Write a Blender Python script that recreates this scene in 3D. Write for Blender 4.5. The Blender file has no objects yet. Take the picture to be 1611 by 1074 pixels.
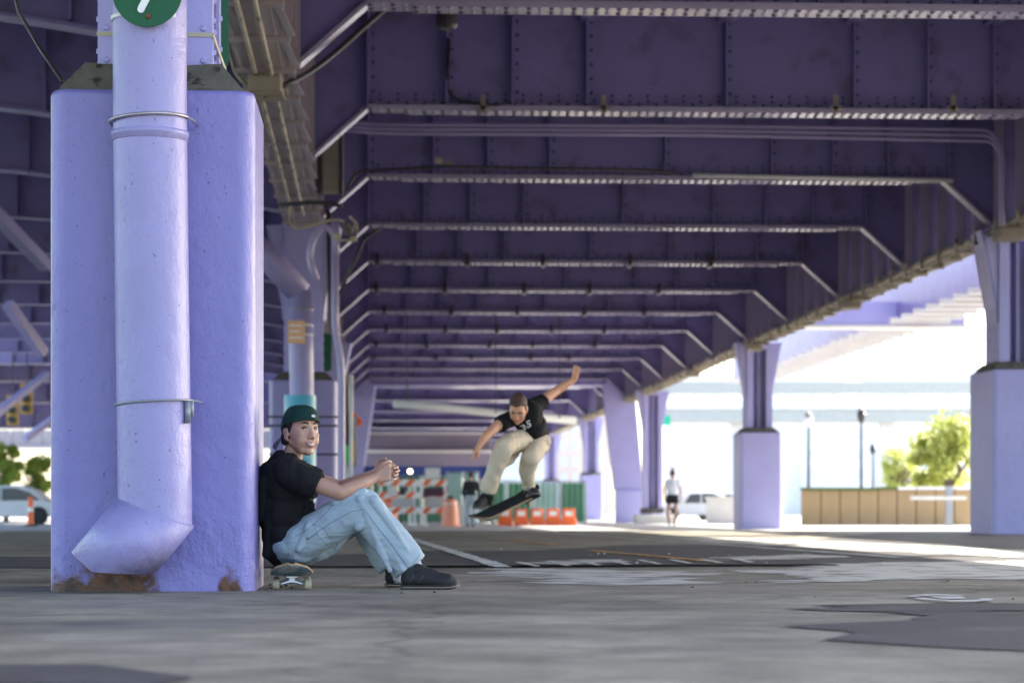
import bpy, bmesh, math, random
from mathutils import Vector, Matrix, noise, Quaternion
R = math.radians
random.seed(7)
scene = bpy.context.scene
# ------------------------------------------------------------------ camera
F = 3700.0                      # focal length in photograph pixels
CAMZ = 0.40                     # lens is 40 cm above the pavement
HY = 801.0                      # horizon row of the photograph
cd = bpy.data.cameras.new('camera')
cam = bpy.data.objects.new('camera', cd)
scene.collection.objects.link(cam)
cam.location = (0, 0, CAMZ); cam.rotation_euler = (R(90), 0, 0)
cd.sensor_width = 36; cd.lens = 36 * F / 1611.0
cd.shift_y = (HY - 537.0) / 1611.0
cd.clip_start = 0.1; cd.clip_end = 3000
cd.dof.use_dof = True; cd.dof.focus_distance = 11.95; cd.dof.aperture_fstop = 3.3
scene.camera = cam
# ------------------------------------------------------------------ world and sun
SUN = Vector((0.74, 0.50, 0.62)).normalized()
world = bpy.data.worlds.new('World'); scene.world = world; world.use_nodes = True
wn = world.node_tree.nodes; bg = wn['Background']
sky = wn.new('ShaderNodeTexSky'); sky.sky_type = 'NISHITA'; sky.sun_disc = False
sky.sun_elevation = math.asin(SUN.z); sky.sun_rotation = math.atan2(SUN.x, SUN.y)
sky.dust_density = 2.0; sky.air_density = 1.0; sky.ozone_density = 1.0
world.node_tree.links.new(sky.outputs[0], bg.inputs[0]); bg.inputs[1].default_value = 0.15
sl = bpy.data.lights.new('sun', 'SUN'); sl.energy = 5.0; sl.angle = R(0.5); sl.color = (1.0, 0.93, 0.82)
so = bpy.data.objects.new('sun', sl); scene.collection.objects.link(so)
so.rotation_euler = SUN.to_track_quat('Z', 'Y').to_euler()
scene.view_settings.view_transform = 'Standard'; scene.view_settings.look = 'None'
scene.view_settings.exposure = 2.35; scene.view_settings.gamma = 1.0
scene.render.engine = 'CYCLES'
scene.cycles.max_bounces = 8; scene.cycles.diffuse_bounces = 5; scene.cycles.glossy_bounces = 4
scene.cycles.use_denoising = True
scene.cycles.sample_clamp_indirect = 6.0

# ------------------------------------------------------------------ helpers
COL = scene.collection
class MB:
    """collects shapes, then links them as one mesh object"""
    def __init__(s): s.v = []; s.f = []; s.m = []; s.cur = 0
    def add(s, vs, fs):
        b = len(s.v); s.v.extend([tuple(p) for p in vs])
        for f in fs: s.f.append([b + i for i in f]); s.m.append(s.cur)
    def hexa(s, c):            # 8 corners: bottom 4, top 4
        s.add(c, [(3,2,1,0),(4,5,6,7),(0,1,5,4),(1,2,6,5),(2,3,7,6),(3,0,4,7)])
    def box(s, x0, x1, y0, y1, z0, z1):
        s.hexa([(x0,y0,z0),(x1,y0,z0),(x1,y1,z0),(x0,y1,z0),(x0,y0,z1),(x1,y0,z1),(x1,y1,z1),(x0,y1,z1)])
    def obox(s, c, ax, ay, az):
        c = Vector(c); ax = Vector(ax); ay = Vector(ay); az = Vector(az)
        s.hexa([c-ax-ay-az, c+ax-ay-az, c+ax+ay-az, c-ax+ay-az, c-ax-ay+az, c+ax-ay+az, c+ax+ay+az, c-ax+ay+az])
    def bar(s, p0, p1, w, h, up=(0,0,1)):
        p0 = Vector(p0); p1 = Vector(p1); d = (p1-p0).normalized(); up = Vector(up)
        sd = d.cross(up)
        if sd.length < 1e-4: sd = d.cross(Vector((0,1,0)))
        sd.normalize(); u = sd.cross(d).normalized()
        s.obox((p0+p1)/2, sd*w/2, (p1-p0)/2, u*h/2)
    def extrude(s, poly, vec):
        n = len(poly); vec = Vector(vec); a = [Vector(p) for p in poly]
        s.add(a + [p+vec for p in a], [list(range(n))[::-1], [n+i for i in range(n)]] + [(i,(i+1)%n,n+(i+1)%n,n+i) for i in range(n)])
    def tube(s, pts, r, seg=8, caps=True):
        pts = [Vector(p) for p in pts]; n = len(pts)
        rs = r if isinstance(r, (list, tuple)) else [r]*n
        t0 = (pts[1]-pts[0]).normalized(); a = t0.orthogonal().normalized(); vs = []
        for i, p in enumerate(pts):
            if i == 0: t = t0
            elif i == n-1: t = (pts[i]-pts[i-1]).normalized()
            else: t = ((pts[i]-pts[i-1]).normalized() + (pts[i+1]-pts[i]).normalized()).normalized()
            a = (a - t*a.dot(t)).normalized(); b = t.cross(a)
            k = 1.0
            if 0 < i < n-1:
                cs = t.dot((pts[i]-pts[i-1]).normalized()); k = 1.0/max(cs, .6)
            for j in range(seg):
                th = 2*math.pi*j/seg; vs.append(p + (a*math.cos(th) + b*math.sin(th))*rs[i])
        fs = []
        for i in range(n-1):
            for j in range(seg):
                k = (j+1) % seg; fs.append((i*seg+j, i*seg+k, (i+1)*seg+k, (i+1)*seg+j))
        if caps: fs.append([j for j in range(seg)][::-1]); fs.append([(n-1)*seg+j for j in range(seg)])
        s.add(vs, fs)
    def lathe(s, c, prof, seg=16, ax=None):
        """prof: (radius, height) pairs about +Z (or axis ax)"""
        c = Vector(c); q = Vector((0,0,1)).rotation_difference(Vector(ax)) if ax else None; vs = []
        for r, h in prof:
            for j in range(seg):
                th = 2*math.pi*j/seg; p = Vector((r*math.cos(th), r*math.sin(th), h))
                if q: p = q @ p
                vs.append(c+p)
        n = len(prof); fs = []
        for i in range(n-1):
            for j in range(seg):
                k = (j+1) % seg; fs.append((i*seg+j, i*seg+k, (i+1)*seg+k, (i+1)*seg+j))
        fs.append([j for j in range(seg)][::-1]); fs.append([(n-1)*seg+j for j in range(seg)])
        s.add(vs, fs)
    def rivet(s, p, nrm, r=0.018):
        p = Vector(p); nrm = Vector(nrm).normalized(); a = nrm.orthogonal().normalized(); b = nrm.cross(a)
        vs = [p + (a*math.cos(t*math.pi/3) + b*math.sin(t*math.pi/3))*r for t in range(6)]
        vs += [p + (a*math.cos(t*math.pi/3) + b*math.sin(t*math.pi/3))*r*.55 + nrm*r*.6 for t in range(6)]
        s.add(vs, [(i,(i+1)%6,6+(i+1)%6,6+i) for i in range(6)] + [[6,7,8,9,10,11]])
    def sphere(s, c, r, seg=12, rings=8, rot=None):
        c = Vector(c); r = Vector(r) if not isinstance(r, (int, float)) else Vector((r,r,r)); vs = []; 
        pts = [Vector((0,0,-1))]
        for i in range(1, rings):
            ph = -math.pi/2 + math.pi*i/rings
            for j in range(seg):
                th = 2*math.pi*j/seg; pts.append(Vector((math.cos(ph)*math.cos(th), math.cos(ph)*math.sin(th), math.sin(ph))))
        pts.append(Vector((0,0,1)))
        for p in pts:
            p = Vector((p.x*r.x, p.y*r.y, p.z*r.z))
            if rot: p = rot @ p
            vs.append(c+p)
        fs = []; L = len(pts)-1
        for j in range(seg):
            k = (j+1) % seg; fs.append((0, 1+k, 1+j)); fs.append((L, L-seg+j, L-seg+k))
        for i in range(rings-2):
            for j in range(seg):
                k = (j+1) % seg; a = 1+i*seg; fs.append((a+j, a+k, a+seg+k, a+seg+j))
        s.add(vs, fs)
    def build(s, name, mats, parent=None, smooth=False, bevel=0, seg=2):
        if not isinstance(mats, (list, tuple)): mats = [mats]
        off = world_loc(parent) if parent else Vector((0,0,0))
        me = bpy.data.meshes.new(name)
        me.from_pydata([(x-off.x, y-off.y, z-off.z) for x, y, z in s.v], [], s.f)
        for m in mats: me.materials.append(m)
        if len(mats) > 1: me.polygons.foreach_set('material_index', s.m)
        if smooth: me.polygons.foreach_set('use_smooth', [True]*len(me.polygons))
        me.update()
        o = bpy.data.objects.new(name, me); COL.objects.link(o)
        if parent: o.parent = parent
        if bevel:
            b = o.modifiers.new('bevel', 'BEVEL'); b.width = bevel; b.segments = seg; b.limit_method = 'ANGLE'; b.angle_limit = R(40)
            me.polygons.foreach_set('use_smooth', [True]*len(me.polygons)); 
            w = o.modifiers.new('wn', 'WEIGHTED_NORMAL'); w.keep_sharp = True
        return o
def world_loc(o):
    v = Vector((0,0,0))
    while o: v = v + o.location; o = o.parent
    return v
def tag(o, label=None, cat=None, group=None, kind=None):
    if label: o['label'] = label
    if cat: o['category'] = cat
    if group: o['group'] = group
    if kind: o['kind'] = kind
    return o
def empty(name, loc, label, cat, group=None):
    o = bpy.data.objects.new(name, None); COL.objects.link(o); o.location = loc; o.empty_display_size = .2
    return tag(o, label, cat, group)
def copy_tree(o, parent=None):
    c = o.copy(); COL.objects.link(c); c.parent = parent
    for ch in list(o.children): copy_tree(ch, c)
    return c
def at(px, py, d):
    """metres of a point seen at photo pixel (px,py) at distance d (used to type in surveyed positions)"""
    return Vector(((px-805.5)*d/F, d, CAMZ + (HY-py)*d/F))
def gz(y):                      # the pavement falls 15 cm beyond 45 m
    t = min(max((y-42.0)/20.0, 0), 1); return -0.15*t*t*(3-2*t)

# ------------------------------------------------------------------ materials
def mat(name, col, rough=.5, metal=0, var=.12, vs=3.0, bump=0, bs=40, col2=None, c2s=5, c2t=(.5,.6), spec=.5, stretch=None, emit=None, sheen=0):
    m = bpy.data.materials.new(name); m.use_nodes = True; nt = m.node_tree; n = nt.nodes; L = nt.links
    p = n['Principled BSDF']; p.inputs['Roughness'].default_value = rough; p.inputs['Metallic'].default_value = metal
    p.inputs['Specular IOR Level'].default_value = spec
    if sheen: p.inputs['Sheen Weight'].default_value = sheen
    tc = n.new('ShaderNodeTexCoord'); src = tc.outputs['Object']
    if stretch:
        mp = n.new('ShaderNodeMapping'); mp.inputs['Scale'].default_value = stretch; L.new(src, mp.inputs[0]); src = mp.outputs[0]
    out = None
    if var:
        nz = n.new('ShaderNodeTexNoise'); nz.inputs['Scale'].default_value = vs; nz.inputs['Detail'].default_value = 5; L.new(src, nz.inputs[0])
        mx = n.new('ShaderNodeMix'); mx.data_type = 'RGBA'
        mx.inputs[6].default_value = (*[c*(1-var*1.6) for c in col], 1); mx.inputs[7].default_value = (*[min(1, c*(1+var*1.6)) for c in col], 1)
        L.new(nz.outputs[0], mx.inputs[0]); out = mx.outputs[2]
    if col2:
        nz2 = n.new('ShaderNodeTexNoise'); nz2.inputs['Scale'].default_value = c2s; nz2.inputs['Detail'].default_value = 8; L.new(src, nz2.inputs[0])
        mr = n.new('ShaderNodeMapRange'); mr.inputs[1].default_value = c2t[0]; mr.inputs[2].default_value = c2t[1]; L.new(nz2.outputs[0], mr.inputs[0])
        mx2 = n.new('ShaderNodeMix'); mx2.data_type = 'RGBA'; mx2.inputs[6].default_value = (*col, 1); mx2.inputs[7].default_value = (*col2, 1)
        if out: L.new(out, mx2.inputs[6])
        L.new(mr.outputs[0], mx2.inputs[0]); out = mx2.outputs[2]
    if out: L.new(out, p.inputs['Base Color'])
    else: p.inputs['Base Color'].default_value = (*col, 1)
    if bump:
        nb = n.new('ShaderNodeTexNoise'); nb.inputs['Scale'].default_value = bs; nb.inputs['Detail'].default_value = 4; L.new(src, nb.inputs[0])
        bp = n.new('ShaderNodeBump'); bp.inputs['Strength'].default_value = bump; bp.inputs['Distance'].default_value = .01
        L.new(nb.outputs[0], bp.inputs['Height']); L.new(bp.outputs[0], p.inputs['Normal'])
    if emit:
        p.inputs['Emission Color'].default_value = (*emit[:3], 1); p.inputs['Emission Strength'].default_value = emit[3]
    return m
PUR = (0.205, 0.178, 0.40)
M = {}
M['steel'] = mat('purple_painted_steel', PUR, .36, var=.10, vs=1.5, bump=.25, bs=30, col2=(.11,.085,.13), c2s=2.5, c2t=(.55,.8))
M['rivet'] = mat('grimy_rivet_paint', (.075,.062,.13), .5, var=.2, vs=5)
M['lit_steel'] = mat('lit_purple_steel', (.36,.335,.60), .38, var=.10, vs=1.5, bump=.25, bs=30)  # same steel paint, lightened where columns and braces look brightly lit
M['flange'] = mat('glint_flange_paint', (.36,.32,.44), .2, var=.12, vs=2, bump=.12, bs=30)  # paler than the webs, glints of sunlit ground put into the colour
M['dusty_flange_lit_stiffener'] = mat('dusty_brown_flange_and_lit_stiffener', (.36,.30,.31), .35, var=.15, vs=2, bump=.15, bs=30)
M['faded_orange'] = mat('faded_orange_plastic', (.80,.30,.18), .5, var=.1)
M['concrete_paint'] = mat('purple_painted_concrete', (.40,.34,.66), .42, var=.06, vs=2.0, bump=.5, bs=45)
M['mortar'] = mat('grey_mortar', (.11,.100,.075), .95, var=.3, vs=9, bump=1.0, bs=22, col2=(.03,.027,.02), c2s=14, c2t=(.56,.64))
M['dirty_conduit'] = mat('dirty_cream_conduit', (.40,.35,.25), .5, var=.3, vs=4, bump=.3, col2=(.08,.07,.06), c2s=3, c2t=(.5,.65))
M['conduit'] = mat('purple_conduit', (.36,.31,.52), .35, var=.1)
M['dark_metal'] = mat('dark_metal', (.03,.028,.03), .45, var=.2)
M['box_metal'] = mat('weathered_box', (.26,.22,.17), .6, var=.2, vs=6, bump=.3)
M['deck'] = mat('deck_concrete', (.14,.12,.18), .8, var=.15, vs=.7, bump=.3)
M['white'] = mat('white_paint', (.78,.78,.76), .5, var=.06)
M['offwhite'] = mat('offwhite', (.62,.60,.56), .6, var=.1)
M['grey'] = mat('grey_galvanised', (.30,.31,.33), .4, metal=.4, var=.1)
M['green_sign'] = mat('green_sign_paint', (.0,.085,.032), .6, var=.04)
M['orange'] = mat('orange_plastic', (.85,.14,.03), .45, var=.08)
M['tan_band'] = mat('tan_strap', (.42,.37,.24), .4, var=.1)
M['steel_strap'] = mat('steel_strap', (.42,.38,.40), .3, metal=.7, var=.1)
M['rust'] = mat('rust', (.20,.07,.02), .85, var=.4, vs=20, bump=.6)
M['black'] = mat('black_plastic', (.015,.015,.016), .5, var=0)
M['glass'] = mat('dark_glass', (.04,.06,.08), .08, var=0)
M['rubber'] = mat('rubber', (.02,.02,.02), .8, var=.1)
M['leaf'] = mat('leaves', (.20,.28,.05), .55, var=.35, vs=1.5)
M['leaf2'] = mat('yellow_green_leaves', (.45,.45,.13), .55, var=.35, vs=1.5)
for k in ('leaf', 'leaf2'):
    nt = M[k].node_tree; p = nt.nodes['Principled BSDF']; p.inputs['Transmission Weight'].default_value = 0
    tr = nt.nodes.new('ShaderNodeBsdfTranslucent'); tr.inputs[0].default_value = (.50,.58,.10,1); ms = nt.nodes.new('ShaderNodeMixShader'); ms.inputs[0].default_value = .4
    nt.links.new(p.outputs[0], ms.inputs[1]); nt.links.new(tr.outputs[0], ms.inputs[2]); nt.links.new(ms.outputs[0], nt.nodes['Material Output'].inputs[0])
M['bark'] = mat('bark', (.10,.07,.05), .9, var=.3, bump=.5)
M['tan_wall'] = mat('tan_concrete', (.42,.29,.15), .85, var=.18, vs=1.2, bump=.3)
M['teal'] = mat('teal_paint', (.40,.40,.36), .5, var=.1)
M['fence_green'] = mat('green_fence_fabric', (.14,.32,.21), .8, var=.2, vs=.8)
M['fence_teal'] = mat('pale_teal_fabric', (.40,.60,.56), .8, var=.15, vs=1.5)

def pier_material(name, rust_spots, base=(.222,.200,.475)):
    """painted concrete with trowel marks, hairline pits and rust stains near its foot"""
    m = mat(name, base, .31, var=.10, vs=1.1); nt = m.node_tree; n = nt.nodes; L = nt.links; p = n['Principled BSDF']
    tc = n['Texture Coordinate'].outputs['Object']; src = p.inputs['Base Color'].links[0].from_socket
    sp = n.new('ShaderNodeSeparateXYZ'); L.new(tc, sp.inputs[0])
    nz = n.new('ShaderNodeTexNoise'); nz.inputs['Scale'].default_value = 9; nz.inputs['Detail'].default_value = 8; nz.inputs['Roughness'].default_value = .65
    mp = n.new('ShaderNodeMapping'); mp.inputs['Scale'].default_value = (1.5,1.5,1.1); L.new(tc, mp.inputs[0]); L.new(mp.outputs[0], nz.inputs[0])
    def math_(op, a, b=None, clamp=False):
        q = n.new('ShaderNodeMath'); q.operation = op; q.use_clamp = clamp
        for i, x in enumerate((a, b)):
            if x is None: continue
            if isinstance(x, (int, float)): q.inputs[i].default_value = x
            else: L.new(x, q.inputs[i])
        return q.outputs[0]
    nzr = n.new('ShaderNodeTexNoise'); nzr.inputs['Scale'].default_value = 13; nzr.inputs['Detail'].default_value = 7; nzr.inputs['Roughness'].default_value = .6; L.new(tc, nzr.inputs[0])
    tot = None
    for cx, w, h in rust_spots:
        dx = math_('DIVIDE', math_('ABSOLUTE', math_('SUBTRACT', sp.outputs[0], cx)), w)
        zz = math_('DIVIDE', sp.outputs[2], h)
        r2 = math_('ADD', math_('POWER', dx, 4), math_('MAXIMUM', zz, 0))
        v = math_('SUBTRACT', math_('MULTIPLY', nzr.outputs[0], 2.3), math_('ADD', r2, .26))
        v = math_('MULTIPLY', v, 1.9, True)
        tot = v if tot is None else math_('MAXIMUM', tot, v)
    if tot is not None:
        cr = n.new('ShaderNodeValToRGB'); e = cr.color_ramp.elements
        e[0].position = .35; e[0].color = (.035,.014,.010,1); e[1].position = .70; e[1].color = (.16,.055,.016,1)
        nz3 = n.new('ShaderNodeTexNoise'); nz3.inputs['Scale'].default_value = 14; nz3.inputs['Detail'].default_value = 6; L.new(mp.outputs[0], nz3.inputs[0]); L.new(nz3.outputs[0], cr.inputs[0])
        mx = n.new('ShaderNodeMix'); mx.data_type = 'RGBA'; L.new(tot, mx.inputs[0]); L.new(src, mx.inputs[6]); L.new(cr.outputs[0], mx.inputs[7]); src = mx.outputs[2]
    # small dark pits and scratches
    vo = n.new('ShaderNodeTexNoise'); vo.inputs['Scale'].default_value = 34; vo.inputs['Detail'].default_value = 4; L.new(mp.outputs[0], vo.inputs[0])
    pit = n.new('ShaderNodeMapRange'); pit.inputs[1].default_value = .69; pit.inputs[2].default_value = .72; L.new(vo.outputs[0], pit.inputs[0])
    mx3 = n.new('ShaderNodeMix'); mx3.data_type = 'RGBA'; mx3.inputs[7].default_value = (.12,.09,.16,1)
    L.new(math_('MULTIPLY', pit.outputs[0], .7), mx3.inputs[0]); L.new(src, mx3.inputs[6]); L.new(mx3.outputs[2], p.inputs['Base Color'])
    b1 = n.new('ShaderNodeTexNoise'); b1.inputs['Scale'].default_value = 7; b1.inputs['Detail'].default_value = 9; b1.inputs['Roughness'].default_value = .6; L.new(mp.outputs[0], b1.inputs[0])
    b2 = n.new('ShaderNodeTexNoise'); b2.inputs['Scale'].default_value = 150; b2.inputs['Detail'].default_value = 2; L.new(tc, b2.inputs[0])
    rp_ = n.new('ShaderNodeTexNoise'); rp_.inputs['Scale'].default_value = 1.3; rp_.inputs['Detail'].default_value = 2; L.new(tc, rp_.inputs[0])
    rpm = n.new('ShaderNodeMapRange'); rpm.inputs[1].default_value = .56; rpm.inputs[2].default_value = .66; rpm.inputs[3].default_value = .9; rpm.inputs[4].default_value = 1.9; L.new(rp_.outputs[0], rpm.inputs[0])
    h = math_('ADD', math_('MULTIPLY', b1.outputs[0], rpm.outputs[0]), math_('MULTIPLY', b2.outputs[0], .16)); h = math_('SUBTRACT', h, math_('MULTIPLY', pit.outputs[0], .25))
    bp = n.new('ShaderNodeBump'); bp.inputs['Strength'].default_value = .9; bp.inputs['Distance'].default_value = .014
    L.new(h, bp.inputs['Height']); L.new(bp.outputs[0], p.inputs['Normal'])
    return m
M['pier1'] = pier_material('worn_purple_pier_paint', [(-.13,.21,.27),(-.38,.14,.12),(.40,.07,.12)])
M['pipe_paint'] = pier_material('worn_purple_pipe_paint', [], (.31,.28,.52))
M['pier2'] = pier_material('purple_pier_paint', [(-.1,.4,.07)], (.30,.26,.48))
M['pier3'] = pier_material('lit_purple_pier_paint', [], (.38,.355,.64))  # right-hand piers lightened, glare put into the colour

# ------------------------------------------------------------------ ground
def ground_material():
    m = bpy.data.materials.new('worn_pavement'); m.use_nodes = True; nt = m.node_tree; n = nt.nodes; L = nt.links
    p = n['Principled BSDF']; tc = n.new('ShaderNodeTexCoord').outputs['Object']
    def nz(s, d=6, r=.55, sc=None):
        q = n.new('ShaderNodeTexNoise'); q.inputs['Scale'].default_value = s; q.inputs['Detail'].default_value = d; q.inputs['Roughness'].default_value = r
        if sc:
            mp = n.new('ShaderNodeMapping'); mp.inputs['Scale'].default_value = sc; L.new(tc, mp.inputs[0]); L.new(mp.outputs[0], q.inputs[0])
        else: L.new(tc, q.inputs[0])
        return q.outputs[0]
    cr = n.new('ShaderNodeValToRGB'); e = cr.color_ramp.elements
    e[0].position = .28; e[0].color = (.118,.107,.084,1); e[1].position = .62; e[1].color = (.305,.272,.210,1)
    L.new(nz(.55, 9, .62), cr.inputs[0])
    c2 = n.new('ShaderNodeMapRange'); c2.inputs[1].default_value = .38; c2.inputs[2].default_value = .62; c2.inputs[3].default_value = .72; c2.inputs[4].default_value = 1.15; L.new(nz(2.6, 8, .65), c2.inputs[0])
    ck = n.new('ShaderNodeTexVoronoi'); ck.feature = 'DISTANCE_TO_EDGE'; ck.inputs['Scale'].default_value = .30
    wv = n.new('ShaderNodeVectorMath'); wv.operation = 'ADD'; wn_ = n.new('ShaderNodeTexNoise'); wn_.inputs['Scale'].default_value = 1.6; wn_.inputs['Detail'].default_value = 6; L.new(tc, wn_.inputs[0]); L.new(tc, wv.inputs[0]); L.new(wn_.outputs[1], wv.inputs[1]); L.new(wv.outputs[0], ck.inputs['Vector'])
    ckr = n.new('ShaderNodeMapRange'); ckr.inputs[1].default_value = .001; ckr.inputs[2].default_value = .010; ckr.inputs[3].default_value = .62; ckr.inputs[4].default_value = 1; L.new(ck.outputs['Distance'], ckr.inputs[0])
    mm = n.new('ShaderNodeMath'); mm.operation = 'MULTIPLY'; L.new(c2.outputs[0], mm.inputs[0]); L.new(ckr.outputs[0], mm.inputs[1])
    mv = n.new('ShaderNodeVectorMath'); mv.operation = 'SCALE'; L.new(cr.outputs[0], mv.inputs[0]); L.new(mm.outputs[0], mv.inputs['Scale'])
    sp = n.new('ShaderNodeMapRange'); sp.inputs[1].default_value = .53; sp.inputs[2].default_value = .66; L.new(nz(48, 6, .75), sp.inputs[0])
    mx = n.new('ShaderNodeMix'); mx.data_type = 'RGBA'; mx.blend_type = 'MULTIPLY'; mx.inputs[7].default_value = (.45,.45,.45,1); L.new(sp.outputs[0], mx.inputs[0]); L.new(mv.outputs[0], mx.inputs[6])
    L.new(mx.outputs[2], p.inputs['Base Color'])
    rr = n.new('ShaderNodeMapRange'); rr.inputs[1].default_value = .35; rr.inputs[2].default_value = .65; rr.inputs[3].default_value = .45; rr.inputs[4].default_value = .75; L.new(nz(.9, 6), rr.inputs[0]); L.new(rr.outputs[0], p.inputs['Roughness'])
    a = n.new('ShaderNodeMath'); a.operation = 'ADD'; L.new(nz(5, 8, .7), a.inputs[0])
    b = n.new('ShaderNodeMath'); b.operation = 'MULTIPLY'; b.inputs[1].default_value = .25; L.new(nz(130, 2), b.inputs[0]); L.new(b.outputs[0], a.inputs[1])
    bp = n.new('ShaderNodeBump'); bp.inputs['Strength'].default_value = .8; bp.inputs['Distance'].default_value = .012; L.new(a.outputs[0], bp.inputs['Height']); L.new(bp.outputs[0], p.inputs['Normal'])
    return m
M['ground'] = ground_material()
M['asphalt'] = mat('dark_asphalt', (.056,.052,.052), .62, var=.25, vs=3, bump=.8, bs=60, col2=(.11,.10,.09), c2s=2.2, c2t=(.55,.70))
M['sun_patch'] = mat('painted_sun_patch', (.52,.50,.45), .5, var=.15, vs=2, bump=.6, bs=40, col2=(.17,.16,.14), c2s=3.2, c2t=(.52,.62))  # pale tone that paints sunlight onto the pavement
M['line_white'] = mat('worn_white_line', (.58,.57,.54), .6, var=.15, vs=6, bump=.4, col2=(.15,.145,.135), c2s=5, c2t=(.54,.64))
M['line_orange'] = mat('worn_orange_line', (.55,.27,.06), .6, var=.15, vs=6, col2=(.12,.11,.10), c2s=5, c2t=(.55,.62))
M['crack'] = mat('joint_tar', (.012,.012,.013), .8, var=.2)
M['sunlit'] = mat('sunlit_street_tone', (.36,.35,.33), .8, var=.1, vs=.6, bump=.3)  # ground made paler where sunlit, to bounce more light up

ys = [-30, 0, 3, 5, 8, 12, 20, 30, 38] + [42+i for i in range(0, 22)] + [70, 90, 150, 400, 1500]
g = MB(); xs = [-800, -60, -20, 0, 20, 60, 800]
for y in ys:
    for x in xs: g.v.append((x, y, gz(y)))
for i in range(len(ys)-1):
    for j in range(len(xs)-1):
        a = i*len(xs)+j; g.f.append([a, a+1, a+1+len(xs), a+len(xs)]); g.m.append(0)
tag(g.build('ground', M['ground'], smooth=True), 'worn grey pavement under the elevated roadway', kind='structure')
del g

def sheet(name, poly, lift, m, label, thick=.0, jag=0, seed=1):
    """thin surface sheet following the pavement, outline poly in metres, with worn edge"""
    rnd = random.Random(seed); pts = []
    n = len(poly)
    for i in range(n):
        a = Vector((*poly[i], 0)); b = Vector((*poly[(i+1) % n], 0)); L_ = (b-a).length
        k = max(1, int(L_/ (1.2 if jag == 0 else .22)))
        nr = Vector((-(b-a).y, (b-a).x, 0)).normalized() if L_ else Vector((0,0,0))
        for j in range(k):
            q = a.lerp(b, j/k)
            if jag: q = q + nr*rnd.uniform(-jag, jag)*.3 + Vector((rnd.uniform(-jag, jag)*1.5, rnd.choice((-1,-.3,.3,1))*jag*.55, 0))
            pts.append(q)
    bm = bmesh.new(); vs = [bm.verts.new((q.x, q.y, gz(q.y)+lift)) for q in pts]
    f = bm.faces.new(vs); bmesh.ops.triangulate(bm, faces=[f]); me = bpy.data.meshes.new(name); bm.to_mesh(me); bm.free()
    me.materials.append(m)
    o = bpy.data.objects.new(name, me); COL.objects.link(o)
    if me.polygons[0].normal.z < 0: me.flip_normals()
    return tag(o, label, kind='structure')
def G(px, py):                  # pavement point seen at a photo pixel
    d = 6.0
    for _ in range(40): d = (CAMZ - gz(d))*F/(py-HY)
    return ((px-805.5)*d/F, d)
# darker road beyond the joint
sheet('road', [(-30,16.3),(-.2,16.25),(30,17.5),(30,33),(2.5,45),(-2,56),(-30,56)], .0012, M['asphalt'], 'darker asphalt road beyond the joint', jag=.04)
sheet('street', [(-200,58),(0,60),(30,59),(200,59),(700,1400),(-700,1400)], .004, M['sunlit'], 'street beyond the roadway, sunlight painted into its pale colour', jag=0)
sheet('joint_line', [(-4,15.95),(-.2,15.98),(4.2,16.9),(8,18.2),(12,19.6),(12,19.8),(8,18.38),(4.2,17.08),(-.2,16.16),(-4,16.13)], .0018, M['crack'], 'black tarred joint crossing the pavement', jag=.02)
# pale patches paint sunlight, the two dark ones at right paint shadow
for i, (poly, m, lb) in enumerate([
    ([(735,893),(900,896),(1130,899),(1060,908),(1110,916),(980,920),(860,917),(790,906)], 'sun_patch', 'painted sun patch before the joint'),
    ([(1180,898),(1330,886),(1700,880),(1700,912),(1480,910),(1330,914),(1190,918),(1260,906)], 'sun_patch', 'wide painted sun patch at the right'),
    ([(1130,876),(1290,871),(1330,874),(1250,880),(1130,881)], 'sun_patch', 'small painted sun patch beyond the joint'),
    ([(845,883),(960,880),(990,884),(900,888),(830,888)], 'sun_patch', 'painted sun marks along the joint'),
    ([(1280,984),(1420,972),(1480,960),(1720,966),(1720,1026),(1520,1020),(1400,1008),(1340,992)], 'asphalt', 'painted shadow patch at the right foreground'),  # shadow painted in the road's asphalt colour
    ([(1260,955),(1400,949),(1720,950),(1720,961),(1450,963),(1300,958)], 'asphalt', 'narrow painted shadow strip at the right'),
    ([(-60,1046),(120,1048),(210,1064),(120,1078),(-60,1078)], 'asphalt', 'dark patch at the lower left corner'),
    ([(1000,841),(1300,851),(1700,870),(1700,882),(1350,866),(1100,852)], 'sun_patch', 'painted sun strip across the road'),
    ]):
    sheet('tone_patch', [G(*q) for q in poly], .0022+.00045*i, M[m], lb, jag=.13, seed=i+3)
def line(name, p0, p1, w, m, label, lift=.008):
    a = Vector(G(*p0)); b = Vector(G(*p1)); d = (b-a).normalized(); nr = Vector((-d.y, d.x))*w/2
    sheet(name, [tuple(a-nr), tuple(b-nr), tuple(b+nr), tuple(a+nr)], lift, M[m], label, jag=.008)
line('lane_line', (648,848), (792,893), .13, 'line_white', 'white lane line running away from the joint')
line('lane_line', (925,866), (1134,885), .11, 'line_orange', 'orange lane line on the dark road')
line('lane_line', (800,849), (880,858), .11, 'line_orange', 'faded orange dashes farther up the road')
line('lane_line', (900,836), (1611,878), .14, 'line_white', 'long white edge line crossing to the right')
line('lane_line', (840,836), (1420,878), .12, 'line_white', 'second white edge line on the road', .0086)
for i in range(9): line('joint_mark', (765+i*48, 886-i*.9), (800+i*48, 893-i*.9), .05, 'line_white', 'short pale mark beside the joint', .0092)
for (t0, t1) in ((2,9),(10,19)):
    an = [(t0+(t1-t0)*k/10)*math.pi/10 for k in range(11)]; c_ = G(1495, 942.5)
    sheet('painted_arc', [(c_[0]+.17*math.cos(t), c_[1]+.42*math.sin(t)) for t in an]+[(c_[0]+.125*math.cos(t), c_[1]+.30*math.sin(t)) for t in an[::-1]], .0095, M['line_white'], 'arc of a worn white ring painted on the pavement', jag=0)
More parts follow.
